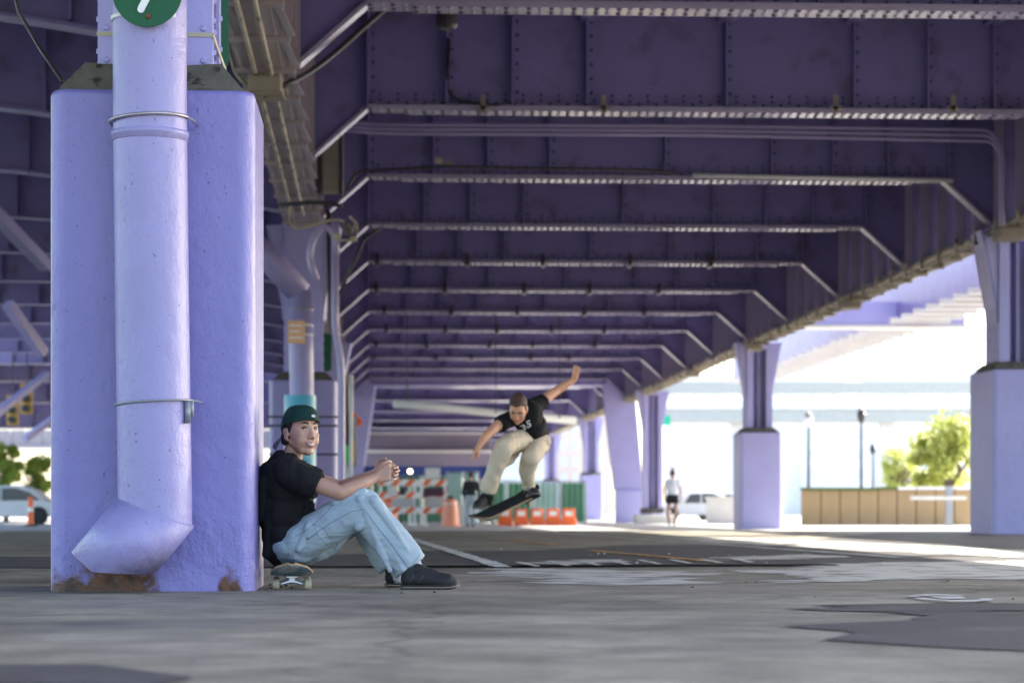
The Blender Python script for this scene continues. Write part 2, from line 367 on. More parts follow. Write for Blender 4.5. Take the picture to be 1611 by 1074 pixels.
sheet('painted_mark', [(c_[0]-.07,c_[1]-.1),(c_[0]+.05,c_[1]-.12),(c_[0]+.07,c_[1]+.1),(c_[0]-.05,c_[1]+.13)], .0095, M['line_white'], 'worn white mark inside the painted ring', jag=.01)
# ------------------------------------------------------------------ elevated roadway
BAY = 6.5
def YB(n, x=0): return 38.2 + BAY*(n-1) + .045*(x-2)
def XL(y): return -1.78 - .0605*(y-11.6)
def XR(y): return 8.07 - .0535*(y-38.2)
ZB, ZG, ZS, ZD = 5.80, 4.96, 6.95, 7.45       # floor-beam underside, girder underside, stringer underside, deck underside
NB0, NB1 = -3, 32
via = empty('elevated_roadway', (2.5, 40, 0), 'purple riveted steel roadway overhead spanning the whole place', 'elevated road')
OFFS = [1.07,2.12,3.0,4.0,5.87,7.6,8.6,9.5,10.5]
def floor_beam(n, near):
    b = MB()
    y = YB(n); xl = XL(y)+.2; xr = XR(y)-.2
    y = YB(n, (xl+xr)/2)
    def yy(x, o=0): return YB(n, x) + o
    kn = .85
    # web with haunched ends
    poly = [(xl,yy(xl),ZG+.08),(xl+kn,yy(xl+kn),ZB),(xr-kn,yy(xr-kn),ZB),(xr,yy(xr),ZG+.08),(xr,yy(xr),ZD),(xl,yy(xl),ZD)]
    b.extrude(poly, (0,.025,0))
    b.cur = 1
    fl = [(xl,ZG+.08),(xl+kn,ZB),(xr-kn,ZB),(xr,ZG+.08)]
    for i in range(3):
        (x0,z0),(x1,z1) = fl[i], fl[i+1]
        w = (.42 if n < 11 else 1.1) if i == 1 else .26
        b.bar((x0,yy(x0,.012),z0-.03),(x1,yy(x1,.012),z1-.03), w, .045)
        if i == 1: b.bar((x0+.5,yy(x0+.5,.012),z0-.066),(x1-.5,yy(x1-.5,.012),z1-.066), w-.05, .026)
    b.cur = 0
    b.bar((xl+kn,yy(xl+kn,-.02),ZB+.06),(xr-kn,yy(xr-kn,-.02),ZB+.06), .02, .11)
    b.cur = 0
    for o in OFFS:
        x = xl-.2+o
        if x > xr-.2: continue
        b.box(x-.012, x+.012, yy(x,-.22), yy(x,-.0015), ZB+.01, ZD-.01)
        b.box(x+.012, x+.11, yy(x,-.016), yy(x,-.0012), ZB+.14, ZD-.01)
        if near:
            z = ZB+.2
            b.cur = 2
            while z < ZD: b.rivet((x+.06, yy(x,-.016), z), (0,-1,0), .027); z += .19
            b.cur = 0
    if near:
        x = xl+kn+.05; k = 0
        while x < xr-kn:
            b.cur = 2
            b.rivet((x, yy(x,-.03), ZB+.085 if k % 2 else ZB+.045), (0,-1,0), .024)
            if k % 2: b.rivet((x, yy(x,-.001), ZB+.165), (0,-1,0), .022)
            b.cur = 1 if k % 2 else 2
            for s in (-.15,.07): b.rivet((x, yy(x,s+.012), ZB-.080 if xl+kn+.5 < x < xr-kn-.5 else ZB-.054), (0,0,-1), .034)
            x += .12; k += 1
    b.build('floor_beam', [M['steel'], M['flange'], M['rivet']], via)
    if n > 9: return
    # cantilever bracket outside the right girder, and the part of the beam over the left bay
    c = MB(); x0 = XR(y)+.2
    pts = []; N = 10
    for i in range(N+1):
        t = i/N; pts.append((x0+3.2*t, ZG+.1+1.75*(math.sin(t*math.pi/2)**.85)))
    c.extrude([(px, YB(n,px), pz) for px, pz in pts] + [(x0+3.2, YB(n,x0+3.2), ZD),(x0, YB(n,x0), ZD)], (0,.025,0))
    for i in range(N): c.bar((pts[i][0],YB(n,pts[i][0])+.012,pts[i][1]-.02),(pts[i+1][0],YB(n,pts[i+1][0])+.012,pts[i+1][1]-.02), .26, .03)
    c.build('bracket', M['steel'], via)
    e = MB(); x1 = XL(y)-.2; x2 = x1-13
    pts = []
    for i in range(13):
        t = i/12; pts.append((x1-(x1-x2)*t, ZG+.25+ .75*math.sin(min(1,t*1.9)*math.pi/2) ))
    e.extrude([(px, YB(n,px), pz) for px, pz in pts][::-1] + [(x1, YB(n,x1), ZD),(x2, YB(n,x2), ZD)], (0,.025,0))
    for i in range(12): e.bar((pts[i][0],YB(n,pts[i][0])+.012,pts[i][1]-.02),(pts[i+1][0],YB(n,pts[i+1][0])+.012,pts[i+1][1]-.02), .36, .04)
    for i in range(11):
        x = x1-.7-i*1.15; e.box(x-.012, x+.012, YB(n,x)-.14, YB(n,x)-.002, ZG+.95 if i > 4 else ZG+.5+i*.1, ZD-.01)
        if near and n < 5:
            for j in range(6): e.rivet((x+.05, YB(n,x)-.004, 6.0+.2*j), (0,-1,0), .017)
    e.build('side_span_beam', M['steel'], via)
for n in range(NB0, NB1):
    if n < 11 or n % 2: floor_beam(n, -2 < n < 11)
def ydir(fx, y0, y1, z0, z1, w, off=0, b=None):
    b.hexa([(fx(y0)+off-w/2,y0,z0),(fx(y0)+off+w/2,y0,z0),(fx(y1)+off+w/2,y1,z0),(fx(y1)+off-w/2,y1,z0),
            (fx(y0)+off-w/2,y0,z1),(fx(y0)+off+w/2,y0,z1),(fx(y1)+off+w/2,y1,z1),(fx(y1)+off-w/2,y1,z1)])
Y0, Y1 = 5.0, 240.0; YM = 96.0
for fx, sd in ((XL, 1), (XR, -1)):
    b = MB()
    ydir(fx, Y0, Y1, ZG+.04, ZD, .03, .16, b); ydir(fx, Y0, Y1, ZG+.04, ZD, .03, -.16, b)       # twin webs
    b.cur = 1; ydir(fx, Y0, Y1, ZG, ZG+.04, .58, 0, b)
    y = Y0+.3; k = 0
    while y < 110:                                                      # web stiffeners, paler to stand for front light, and rivets
        x = fx(y)+sd*.176; b.cur = 1
        b.box(min(x, x+sd*.17), max(x, x+sd*.17), y-.012, y+.012, ZG+.05, ZD-.01); b.cur = 0
        if y < 75:
            b.box(min(x, x+sd*.02), max(x, x+sd*.02), y+.0125, y+.10, ZG+.12, ZD-.01)
        y += 1.3
    y = 14.0; b.cur = 1
    while y < 62:
        for o in (-.24,-.17,.17,.24): b.rivet((fx(y)+o, y, ZG), (0,0,-1), .022)
        if y < 34:
            for j in range(-1, 2): 
                if int(y*2) % 4 == 0: b.rivet((fx(y)+.07*j, y, ZG), (0,0,-1), .017)
        y += .11
    y = 13.0
    while y < 60: b.box(fx(y)-.31, fx(y)+.31, y-.05, y+.05, ZG-.05, ZG-.002); b.box(fx(y)-.27, fx(y)-.20, y+.06, y+1.5, ZG-.02, ZG-.003); b.box(fx(y)+.20, fx(y)+.27, y+.06, y+1.5, ZG-.02, ZG-.003); y += 1.62
    b.build('main_girder', [M['steel'], M['dusty_flange_lit_stiffener'] if fx is XL else M['flange']], via)
b = MB()
for o in (2.12, 4.0, 5.87, 7.6, 9.5):
    f = lambda y, o=o: XL(y)+o
    ydir(f, 11, Y1, ZS, ZS+.02, .22, 0, b); ydir(f, 11, Y1, ZS+.02, ZD, .02, 0, b)
for o in (-2.2,-4.4,-6.6,-8.8,-11): 
    f = lambda y, o=o: XL(y)+o
    ydir(f, 11, YM, 6.8, 6.82, .22, 0, b); ydir(f, 11, YM, 6.82, ZD, .02, 0, b)
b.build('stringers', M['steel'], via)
b = MB()
DY0 = -9.0
YA = 10.0
xl_=XL(DY0)-13.4; b.hexa([(xl_,DY0,ZD),(-1.5,DY0,ZD),(-1.5,YA-.002,ZD),(xl_,YA-.002,ZD),(xl_,DY0,ZD+.3),(-1.5,DY0,ZD+.3),(-1.5,YA-.002,ZD+.3),(xl_,YA-.002,ZD+.3)])  # unseen near deck, left part only, shaped so sun reaches the front pavement
b.hexa([(XL(YA)-13.4,YA,ZD),(XR(YA)+3.6,YA,ZD),(XR(YM)+3.6,YM,ZD),(XL(YM)-13.4,YM,ZD)] + [(XL(YA)-13.4,YA,ZD+.3),(XR(YA)+3.6,YA,ZD+.3),(XR(YM)+3.6,YM,ZD+.3),(XL(YM)-13.4,YM,ZD+.3)])
b.hexa([(XL(YM)-.6,YM,ZD),(XR(YM)+.6,YM,ZD),(XR(Y1)+.6,Y1,ZD),(XL(Y1)-.6,Y1,ZD)] + [(XL(YM)-.6,YM,ZD+.3),(XR(YM)+.6,YM,ZD+.3),(XR(Y1)+.6,Y1,ZD+.3),(XL(Y1)-.6,Y1,ZD+.3)])  # far deck narrowed so daylight gets under it
ydir(XR, YA, YM, ZD+.302, ZD+1.1, .2, 3.5, b); ydir(XL, DY0, YM, ZD+.302, ZD+1.1, .2, -13.3, b)
b.build('deck', M['deck'], via)
# diagonal struts under the left span
for (p0, p1, d0, d1) in [((-25,318),(72,418),42,46),((12,478),(68,556),52,53),((-10,654),(74,588),80,84),((40,690),(110,640),90,92)]:
    b = MB(); b.bar(at(*p0, d0), at(*p1, d1), .22, .22); b.build('lateral_brace', M['lit_steel'], via)
# portal frame with inclined legs
yP = 97.0
pf = empty('portal_frame', (4.7, yP, gz(yP)), 'pale purple portal frame with a leaning leg, between the round-headed columns', 'bridge frame')
b = MB()
xa, xb = (590-805.5)*yP/F, (948-805.5)*yP/F; zt = CAMZ + (HY-606)*yP/F
b.extrude([(xa,yP,zt),(xb,yP,zt),(xb+.1,yP,zt+1.0),(xa-.1,yP,zt+1.0)], (0,1.2,0))
b.build('crossbeam', M['steel'], pf)
for s, x0, x1 in ((1, xb, (988-805.5)*yP/F), (-1, xa, (545-805.5)*yP/F)):
    b = MB(); zb = CAMZ + (HY-770)*yP/F
    b.extrude([(x0-s*.0,yP+.02,zt-.002),(x0+s*1.25,yP+.02,zt+.9),(x1+s*.62,yP+.02,zb),(x1-s*.55,yP+.02,zb)][::s], (0,.25,0))
    b.extrude([(x0-s*.0,yP+.95,zt-.002),(x0+s*1.25,yP+.95,zt+.9),(x1+s*.62,yP+.95,zb),(x1-s*.55,yP+.95,zb)][::s], (0,.25,0))
    b.extrude([(x0+s*.45,yP+.28,zt-.002),(x0+s*1.2,yP+.28,zt+.7),(x1+s*.55,yP+.28,zb),(x1+s*.05,yP+.28,zb)][::s], (0,.66,0))
    b.build('leg', M['lit_steel'], pf)
    b = MB(); b.box(x1-.5, x1+.6, yP-.1, yP+1.3, gz(yP)-.1, zb-.002); b.build('pedestal', M['pier3'], pf, bevel=.05)

# ------------------------------------------------------------------ piers
AX = R(3.15)                    # the road's axis is turned this much
def rz(p, c, a=AX):
    x, y = p[0]-c[0], p[1]-c[1]; return Vector((c[0]+x*math.cos(a)-y*math.sin(a), c[1]+x*math.sin(a)+y*math.cos(a), p[2]))
def pier(cx, yf, w, dep, zped, label, side, mped, colw=.62, cold=.72, detail=True, zcol=None, face='plate'):
    cy = yf+dep/2; zg = gz(cy); C = (cx, cy)
    t = empty('bridge_pier', (cx, cy, zg), label, 'bridge pier', 'piers carrying the elevated roadway')
    t.rotation_euler = (0,0,0)
    c = .055
    pl = [(-w/2+c,-dep/2),(w/2-c,-dep/2),(w/2,-dep/2+c),(w/2,dep/2-c),(w/2-c,dep/2),(-w/2+c,dep/2),(-w/2,dep/2-c),(-w/2,-dep/2+c)]
    b = MB(); b.extrude([rz((cx+x, cy+y, zg-.05), C) for x, y in pl], (0,0,zped-zg+.05))
    b.build('pedestal', mped, t, bevel=.03, seg=3)
    b = MB(); k = (colw/2+.05); kd = cold/2+.05; ch = .14 if zped > 1.5 else .2
    n = 5; rings = []
    rnd = random.Random(int(cx*100))
    e0 = [(-w/2+.05,-dep/2+.05),(w/2-.05,-dep/2+.05),(w/2-.05,dep/2-.05),(-w/2+.05,dep/2-.05)]
    e1 = [(-k,-kd),(k,-kd),(k,kd),(-k,kd)]
    ring = []
    for (q, z) in ((e0, zped-.01), (e0, zped+.012), (e1, zped+ch)):
        for i in range(4):
            a = Vector(q[i]); bb = Vector(q[(i+1) % 4])
            for j in range(8):
                p = a.lerp(bb, j/8); p = p*(1+rnd.uniform(-.02,.012)); ring.append(rz((cx+p.x, cy+p.y, z+rnd.uniform(-.012,.010)), C))
    fs = []
    for r_ in range(2):
        for j in range(32): fs.append((r_*32+j, r_*32+(j+1) % 32, r_*32+32+(j+1) % 32, r_*32+32+j))
    fs.append([64+j for j in range(32)]); b.add(ring, fs)
    b.build('mortar_cap', M['mortar'], t)
    # riveted steel column
    zc0 = zped+ch-.02; zc1 = ZG-.002
    b = MB()
    def bx(x0,x1,y0,y1,z0,z1):
        b.hexa([rz((cx+x, cy+y, z), C) for x, y, z in [(x0,y0,z0),(x1,y0,z0),(x1,y1,z0),(x0,y1,z0),(x0,y0,z1),(x1,y0,z1),(x1,y1,z1),(x0,y1,z1)]])
    W, D = colw/2, cold/2
    if face == 'plate':
        bx(-W,W,-D,-D+.03,zc0,zc1); bx(-W,W,D-.03,D,zc0,zc1)
        bx(-.05,-.02,-D+.031,D-.031,zc0,zc1); bx(.02,.05,-D+.031,D-.031,zc0,zc1)
        for s in (-1,1):
            bx(s*W-.02 if s > 0 else -W, W if s > 0 else -W+.02, -D+.031, -D+.13, zc0, zc1)
            bx(s*W-.02 if s > 0 else -W, W if s > 0 else -W+.02, D-.13, D-.031, zc0, zc1)
            z = zc0+.05
            while z < zc1 and detail:
                for yo in (-D+.05,-D+.10,D-.09): b.rivet(rz((cx+s*W, cy+yo, z+(0 if yo > -D+.07 else .05)), C), (s,0,0), .021)
                for xo in (W-.045,): b.rivet(rz((cx+s*xo, cy-D, z), C), (0,-1,0), .019)
                z += .16
    else:
        for s in (-1,1):
            x0, x1 = sorted((s*W, s*(W-.03)))
            bx(x0,x1,-D,D,zc0,zc1)
            x2, x3 = sorted((s*(W-.032), s*(W-.17)))
            bx(x2,x3,-D,-D+.025,zc0,zc1)
            z = zc0+.06
            while z < zc1 and detail:
                b.rivet(rz((cx+s*(W-.10), cy-D, z), C), (0,-1,0), .018)
                for yo in (-.24,-.16,.16,.24): b.rivet(rz((cx+s*W, cy+yo, z), C), (s,0,0), .02)
                z += .17
        bx(-W+.032,W-.032,-.02,.02,zc0,zc1)
        bx(-.03,.03,-.2,-.022,zc0,zc1)
        bx(-W+.033,W-.033,-D+.001,-D+.02,zc1-.18,zc1)
    b.build('steel_column', M['lit_steel'], t)
    # flared head brackets
    b = MB()
    for s in (-1,1):
        for yo in (-D+.05, D-.07):
            pts = [(s*(W+.005), zc1-1.5),(s*(W+.03), zc1-1.25),(s*(W+.20), zc1-.3),(s*(W+.27), zc1),(s*(W+.005), zc1)]
            b.extrude([rz((cx+x, cy+yo, z), C) for x, z in pts][::s], (0,.025,0))
        for i in range(3):
            pts = [(s*(W+.005), zc1-1.5),(s*(W+.03), zc1-1.25),(s*(W+.20), zc1-.3),(s*(W+.27), zc1)]
            (xa_, za),(xb_, zb_) = pts[i], pts[i+1]
            b.bar(rz((cx+xa_, cy, za), C), rz((cx+xb_, cy, zb_), C), cold-.1, .022, (0,1,0) if False else (1,0,0))
    b.build('head_bracket', M['lit_steel'], t)
    return t
ped = CAMZ
p1 = pier(-1.787, 11.5, 1.0, .95, 2.455, 'big worn lilac pier the young man leans against', 1, M['pier1'], .565, .62)
pier(-3.36, 37.4, 1.07, 1.3, 2.46, 'lilac pier behind the seated man, wrapped by a blue picture band', 1, M['pier2'])
pier(8.28, 38.0, 1.14, 1.5, 2.66, 'rightmost lilac pier, cut by the picture edge, with a tan left side', -1, M['pier3'], .74, .9, face='recess')
pier(6.75, 64.0, 1.14, 1.4, 2.49, 'lilac pier standing between the jogger and the tan panel wall', -1, M['pier3'], .70, .8, face='recess')
pier(5.40, 90.0, .9, 1.2, .25, 'thin column on a low pale base just left of the jogger', -1, M['pier3'], .72, .8, face='recess')
pier(3.92, 116.5, 1.1, 1.3, 2.1, 'pale pier behind the leaning leg, left of it', -1, M['pier3'], .70, .8, face='recess')
pier(2.35, 142.5, 1.1, 1.3, 2.1, 'farthest pale pier, right beside the raised skater', -1, M['pier3'], .70, .8, face='recess', detail=False)
pier(-5.0, 64.0, 1.07, 1.3, 2.46, 'lilac pier hidden mostly behind the band-wrapped pier', 1, M['pier2'])

# base courses of the thin column
tag(None or (lambda: (lambda b: (b.box(4.7,6.3,89.6,91.4,gz(90)-.05,gz(90)+.36), b.build('kerb_block', M['offwhite'], bevel=.04))[1])(MB()))(), 'low pale concrete block around the foot of the thin column', 'concrete block')

# ------------------------------------------------------------------ drainpipes
dp = empty('drainpipe', (-1.80, 11.3, .1), 'thick pale lilac drainpipe with an angled foot strapped to the big pier', 'drainpipe')
b = MB()
dY = 11.28; rp = .176
def pp(px, py, d=dY): return at(px, py, d)
top = at(234,-900,dY); jn = at(244,806,dY)
b.tube([top, at(236,190,dY), at(239,450,dY), jn], rp, 40, caps=False)
b.build('pipe', M['pipe_paint'], dp, smooth=True)
b = MB()
# mitred elbow: cylinder sheared between the joint plane and the flat cut
seg = 40; vs = []
dirv = (at(181,882,dY)-at(244,806,dY)).normalized()
for k, (plane_pt, pn) in enumerate(((jn, Vector((.36,0,1)).normalized()), (at(190,893,dY), Vector((.06,-.12,1)).normalized()))):
    sx = Vector((0,0,1)) if k == 0 else dirv
    for j in range(seg):
        th = 2*math.pi*j/seg
        if k == 0: p = jn + Vector((math.cos(th)*rp, math.sin(th)*rp, 0)); ray = Vector((0,0,1)); 
        else:
            p = vs[j]; ray = dirv
        t = (plane_pt-p).dot(pn)/ray.dot(pn)
        if k: t = min(t, (at(131,879,dY)-p).dot(Vector((-.6,0,-.8)))/ray.dot(Vector((-.6,0,-.8))))
        vs.append(p+ray*t)
v3 = []
for j in range(seg): v3.append(vs[seg+j] + (Vector((0,0,0))))
b.add(vs, [(j,(j+1)%seg,seg+(j+1)%seg,seg+j) for j in range(seg)])
o = b.build('elbow', M['pipe_paint'], dp, smooth=True)
rim = MB(); rr_ = vs[seg:]+[vs[seg]]; rim.tube(rr_, .005, 6); rim.build('rusty_rim', M['rust'], dp, smooth=True)
sd_ = o.modifiers.new('s','SOLIDIFY'); sd_.thickness = .012; sd_.offset = -1
# the straight pipe continues to the mitre plane
b = MB(); lo = []; hi = []
for j in range(seg):
    th = 2*math.pi*j/seg; p = jn + Vector((math.cos(th)*rp, math.sin(th)*rp, 0)); t = (jn-p).dot(Vector((.36,0,1)).normalized())/Vector((0,0,1)).dot(Vector((.36,0,1)).normalized())
    lo.append(p+Vector((0,0,t))); hi.append(Vector((p.x, p.y, jn.z+.08)))
b.add(lo+hi, [(j,(j+1)%seg,seg+(j+1)%seg,seg+j) for j in range(seg)])
b.build('pipe_end', M['pipe_paint'], dp, smooth=True)
b = MB(); ring = [p+ (p-jn).normalized()*.003 for p in lo] + [lo[0]+(lo[0]-jn).normalized()*.003]
b.tube(ring, .0065, 6); b.build('weld_seam', M['pipe_paint'], dp, smooth=True)
for nm, yy_, ex in (('strap', 190, 0), ('strap', 634, 1)):
    b = MB(); c = at(235 if not ex else 243, yy_, dY); r = rp+.012; pts = []
    for j in range(25):
        th = math.pi + math.pi*j/24; pts.append(c + Vector((math.cos(th)*r, math.sin(th)*r, .012*math.cos(th+.3))))
    pts = [pts[0]+Vector((0,.19,.0))] + pts + [pts[-1]+Vector((.012,.05,.0)), pts[-1]+Vector((.014,.21,.0))]
    b.tube(pts, .0085 if not ex else .0055, 8); 
    if ex:
        b.box(c.x+r-.03, c.x+r-.005, c.y-.09, c.y-.07, c.z-.10, c.z+.01); b.box(c.x+r-.012, c.x+r+.008, c.y-.07, c.y-.05, c.z-.07, c.z+.01)
    b.build(nm, M['steel_strap'] if not ex else M['grey'], dp, smooth=True)
b = MB(); c = at(236,212,dY)
b.lathe(c, [(rp+.001,-.035),(rp+.006,-.033),(rp+.006,-.012),(rp+.009,-.01),(rp+.009,.012),(rp+.001,.014)], 40); b.build('joint_collar', M['pipe_paint'], dp, smooth=True)
b = MB(); c = at(234,32,dY); b.lathe(c, [(rp+.001,-.011),(rp+.004,-.011),(rp+.004,.011),(rp+.001,.011)], 40); b.build('white_band', M['white'], dp, smooth=True)

# tan strap round the steel column
b = MB(); cx, cy = -1.787, 11.975
z = at(0,60,11.75).z; w2, d2 = .565/2+.004, .31+.004
q = [rz((cx+a, cy+c_, z), (cx,cy)) for a, c_ in ((-w2,-d2),(w2,-d2),(w2,d2),(-w2,d2),(-w2,-d2))]
for i in range(4):
    dz = .0 if i != 1 else -.0
    b.bar(q[i], q[i+1], .003, .02)
b.bar(q[1], q[1]+Vector((.06,.3,-.22)), .004, .02)
tag(b.build('strap_band', M['tan_band']), 'tan metal strap around the steel column above the big pier', 'strap')

# round green sign on the pipe
gs = empty('round_sign', at(232,-12,11.06), 'round green sign with a white stroke on the thick drainpipe', 'sign')
b = MB(); b.lathe(at(232,-12,11.07), [(.163,-.003),(.165,0),(.165,.004),(.163,.006)], 64, (0,-1,0)); b.build('panel', M['green_sign'], gs)
b = MB()
b.bar(at(222,14,11.058), at(245,-30,11.058), .004, .034, Vector((1,0,.5))); b.lathe(at(222,15,11.061), [(.017,0),(.017,.004)], 20, (0,-1,0))
b.bar(at(250,-3,11.058), at(262,-9,11.058), .004, .012, Vector((0,0,1)))
b.build('white_mark', M['white'], gs)
b = MB(); b.lathe(at(233,26,11.062), [(.013,0),(.011,.006),(.005,.008)], 12, (0,-1,0)); b.build('bolt', M['rust'], gs, smooth=True)
# green rounded sign behind column, on the pier's far side
def oval_sign(px, w, ytop, ybot, d, label, yawdeg=0):
    s = empty('street_sign', at(px, ybot, d), label, 'sign')
    c0 = at(px, (ytop+ybot)/2, d); hh = abs(ytop-ybot)*d/F/2; ww = w; a = R(yawdeg)
    ux = Vector((math.cos(a), math.sin(a), 0)); un = Vector((math.sin(a), -math.cos(a), 0)); b = MB(); pts = []
    rc = min(ww, hh)*.5
    for cxs, czs, t0 in ((1,1,0),(-1,1,90),(-1,-1,180),(1,-1,270)):
        for k in range(7):
            t = R(t0+k*15); pts.append(c0 + ux*(cxs*(ww-rc)+rc*math.cos(t)) + Vector((0,0,czs*(hh-rc)+rc*math.sin(t))))
    b.extrude(pts[::-1], un*.006); b.build('panel', M['green_sign'], s)
    return s
oval_sign(318, .14, -260, 115, 12.42, 'tall green sign with rounded corners beyond the steel column', 12)
oval_sign(509, .13, 524, 584, 38.3, 'green rounded sign on the far side of the second pier', 8)

# second drainpipe, on the second pier
d2 = empty('drainpipe', at(475,620,37.0), 'lilac drainpipe with a cream sign coming down from the upper left', 'drainpipe')
b = MB(); D2 = 37.0
b.tube([at(330,330,D2), at(414,397,D2), at(473,462,D2)], .20, 20); b.build('upper_pipe', M['pipe_paint'], d2, smooth=True)
b = MB(); b.tube([at(473,458,D2), at(474,560,D2), at(476,700,D2), at(478,834,D2)], .19, 20); b.build('pipe', M['pipe_paint'], d2, smooth=True)
for yy_ in (487, 512, 527):
    b = MB(); b.lathe(at(474,yy_,D2), [(.191,-.015),(.197,-.015),(.197,.015),(.191,.015)], 20); b.build('strap', M['white'] if yy_ > 500 else M['grey'], d2, smooth=True)
ts = empty('cream_sign', at(468,521,36.72), 'small cream sign with orange lines on the second drainpipe', 'sign')
M['cream'] = mat('cream_sign', (.75,.42,.22), .5, var=.05)
b = MB(); c = at(467,522,36.72); b.box(c.x-.14,c.x+.13,c.y,c.y+.012,c.z-.18,c.z+.18); b.build('panel', M['cream'], ts, bevel=.02)
b = MB()
for k, w in ((.10,.2),(.01,.16),(-.09,.2)): b.box(c.x-.11,c.x-.11+w,c.y-.004,c.y-.001,c.z+k-.012,c.z+k+.012)
b.build('pale_lines', M['white'], ts)
# picture band
m = mat('blue_picture_band', (.05,.38,.52), .4, var=0); nt = m.node_tree
nzn = nt.nodes.new('ShaderNodeTexNoise'); nzn.inputs['Scale'].default_value = 1.6; tcn = nt.nodes['Texture Coordinate']; nt.links.new(tcn.outputs['Object'], nzn.inputs[0])
rmp = nt.nodes.new('ShaderNodeValToRGB'); rmp.color_ramp.elements[0].position = .38; rmp.color_ramp.elements[0].color = (.45,.66,.66,1); rmp.color_ramp.elements[1].position = .56; rmp.color_ramp.elements[1].color = (.05,.36,.52,1)
nt.links.new(nzn.outputs[0], rmp.inputs[0]); nt.links.new(rmp.outputs[0], nt.nodes['Principled BSDF'].inputs['Base Color'])
b = MB(); c = at(472,700,36.9); b.lathe((c.x, c.y, c.z), [(.25,-.9),(.25,.78)], 28); tag(b.build('picture_wrap', m, smooth=False), 'sky blue picture band wrapped round the second drainpipe', 'wrap')
# dark straps round the second pier
b = MB()
for yy_ in (655, 669, 714):
    z = at(0, yy_, 37.3).z; q = [rz((-3.36+a, 38.05+c_, z), (-3.36,38.05)) for a, c_ in ((-.545,-.66),(.545,-.66),(.545,.66),(-.545,.66),(-.545,-.66))]
    for i in range(4): b.bar(q[i], q[i+1], .008, .03)
tag(b.build('pier_straps', M['dark_metal']), 'dark steel straps around the second pier', 'strap')

# ------------------------------------------------------------------ conduits and boxes on the girders
def conduit(name, pts, r, m, label, seg=8): 
    b = MB(); b.tube(pts, r, seg); return tag(b.build(name, M[m], smooth=True), label, 'conduit')
def arc(pts, rad=.3, n=5):
    """round the corners of a polyline"""
    P = [Vector(p) for p in pts]; out = [P[0]]
    for i in range(1, len(P)-1):
        a, b_, c = P[i-1], P[i], P[i+1]; u = (a-b_).normalized(); v = (c-b_).normalized(); r = min(rad, (a-b_).length*.45, (c-b_).length*.45)
        s, e = b_+u*r, b_+v*r
        for k in range(n+1):
            t = k/n; out.append(s*(1-t)**2 + b_*2*t*(1-t) + e*t*t)
    out.append(P[-1]); return out
for i, (o, r) in enumerate(((-.10,.022),(.06,.024))):
    conduit('conduit', [(XL(y)+o, y, ZG-.06) for y in (13,18,24.2,30,36)], r, 'dirty_conduit', ('left' if i == 0 else 'right') + ' of the two dirty tan conduits under the left girder')
jb = empty('junction_box', (XL(24.6), 24.6, ZG-.1), 'tan junction box under the left girder with cables leaving both sides', 'junction box')
b = MB(); x = XL(24.6); b.box(x-.17,x+.17,24.35,24.8,ZG-.24,ZG-.03); b.build('case', M['box_metal'], jb, bevel=.015)
b = MB(); b.box(x-.19,x+.19,24.33,24.82,ZG-.262,ZG-.242); b.build('lid', M['box_metal'], jb, bevel=.005)
b = MB(); b.lathe((x,24.5,ZG-.263), [(.02,0),(.018,-.01)], 10); b.build('bolt', M['rust'], jb)
lx = at(705,40,26.0)
conduit('cable', arc([(x+.15,24.6,ZG-.14), at(478,120,25.0), at(520,90,25.4), at(612,8,25.8), at(650,2,25.9), at(718,6,26)], .25), .032, 'dark_metal', 'thick dark cable rising from the junction box to the lamp')
conduit('cable', arc([(x-.17,24.6,ZG-.16), at(372,118,24.6), at(360,75,24.4), at(356,-40,24)], .3), .025, 'dirty_conduit', 'bent cable from the junction box up past the green sign')
lp = empty('ceiling_lamp', lx, 'dark cylindrical lamp hanging under the floor beams near the cable', 'lamp')
b = MB(); b.lathe(at(703,46,26), [(.09,0),(.12,.04),(.12,.22),(.06,.26),(.03,.30)], 16); b.build('housing', M['dark_metal'], lp, smooth=False)
b = MB(); b.box(lx.x-.2,lx.x+.16,25.9,26.1,at(0,14,26).z,at(0,6,26).z); b.build('mount', M['dark_metal'], lp)
conduit('conduit', arc([at(706,60,31.3), at(703,155,31.4), at(760,165,31.4), at(860,172,31.5), at(1100,175,31.6), at(1540,172,31.9), at(1562,150,32), at(1562,30,32)], .3), .022, 'dark_metal', 'thin dark conduit along the nearest full floor beam')
# triple grey pipes between the first two beams
for k in range(3):
    conduit('pipe', arc([at(535,192+k*6,35.5), at(600,196+k*7,35.6), at(1100,198+k*7,36), at(1560,204+k*9,36.5), at(1580-k*3,240,36.5), at(1578-k*2,355,36.5)], .5), .028, 'conduit', ('top','middle','bottom')[k] + ' one of three lilac pipes running across and bending down at the right')
conduit('pipe', [at(1090,276,37.6), at(1500,284,38)], .035, 'white', 'bright pipe lying along the second beam')
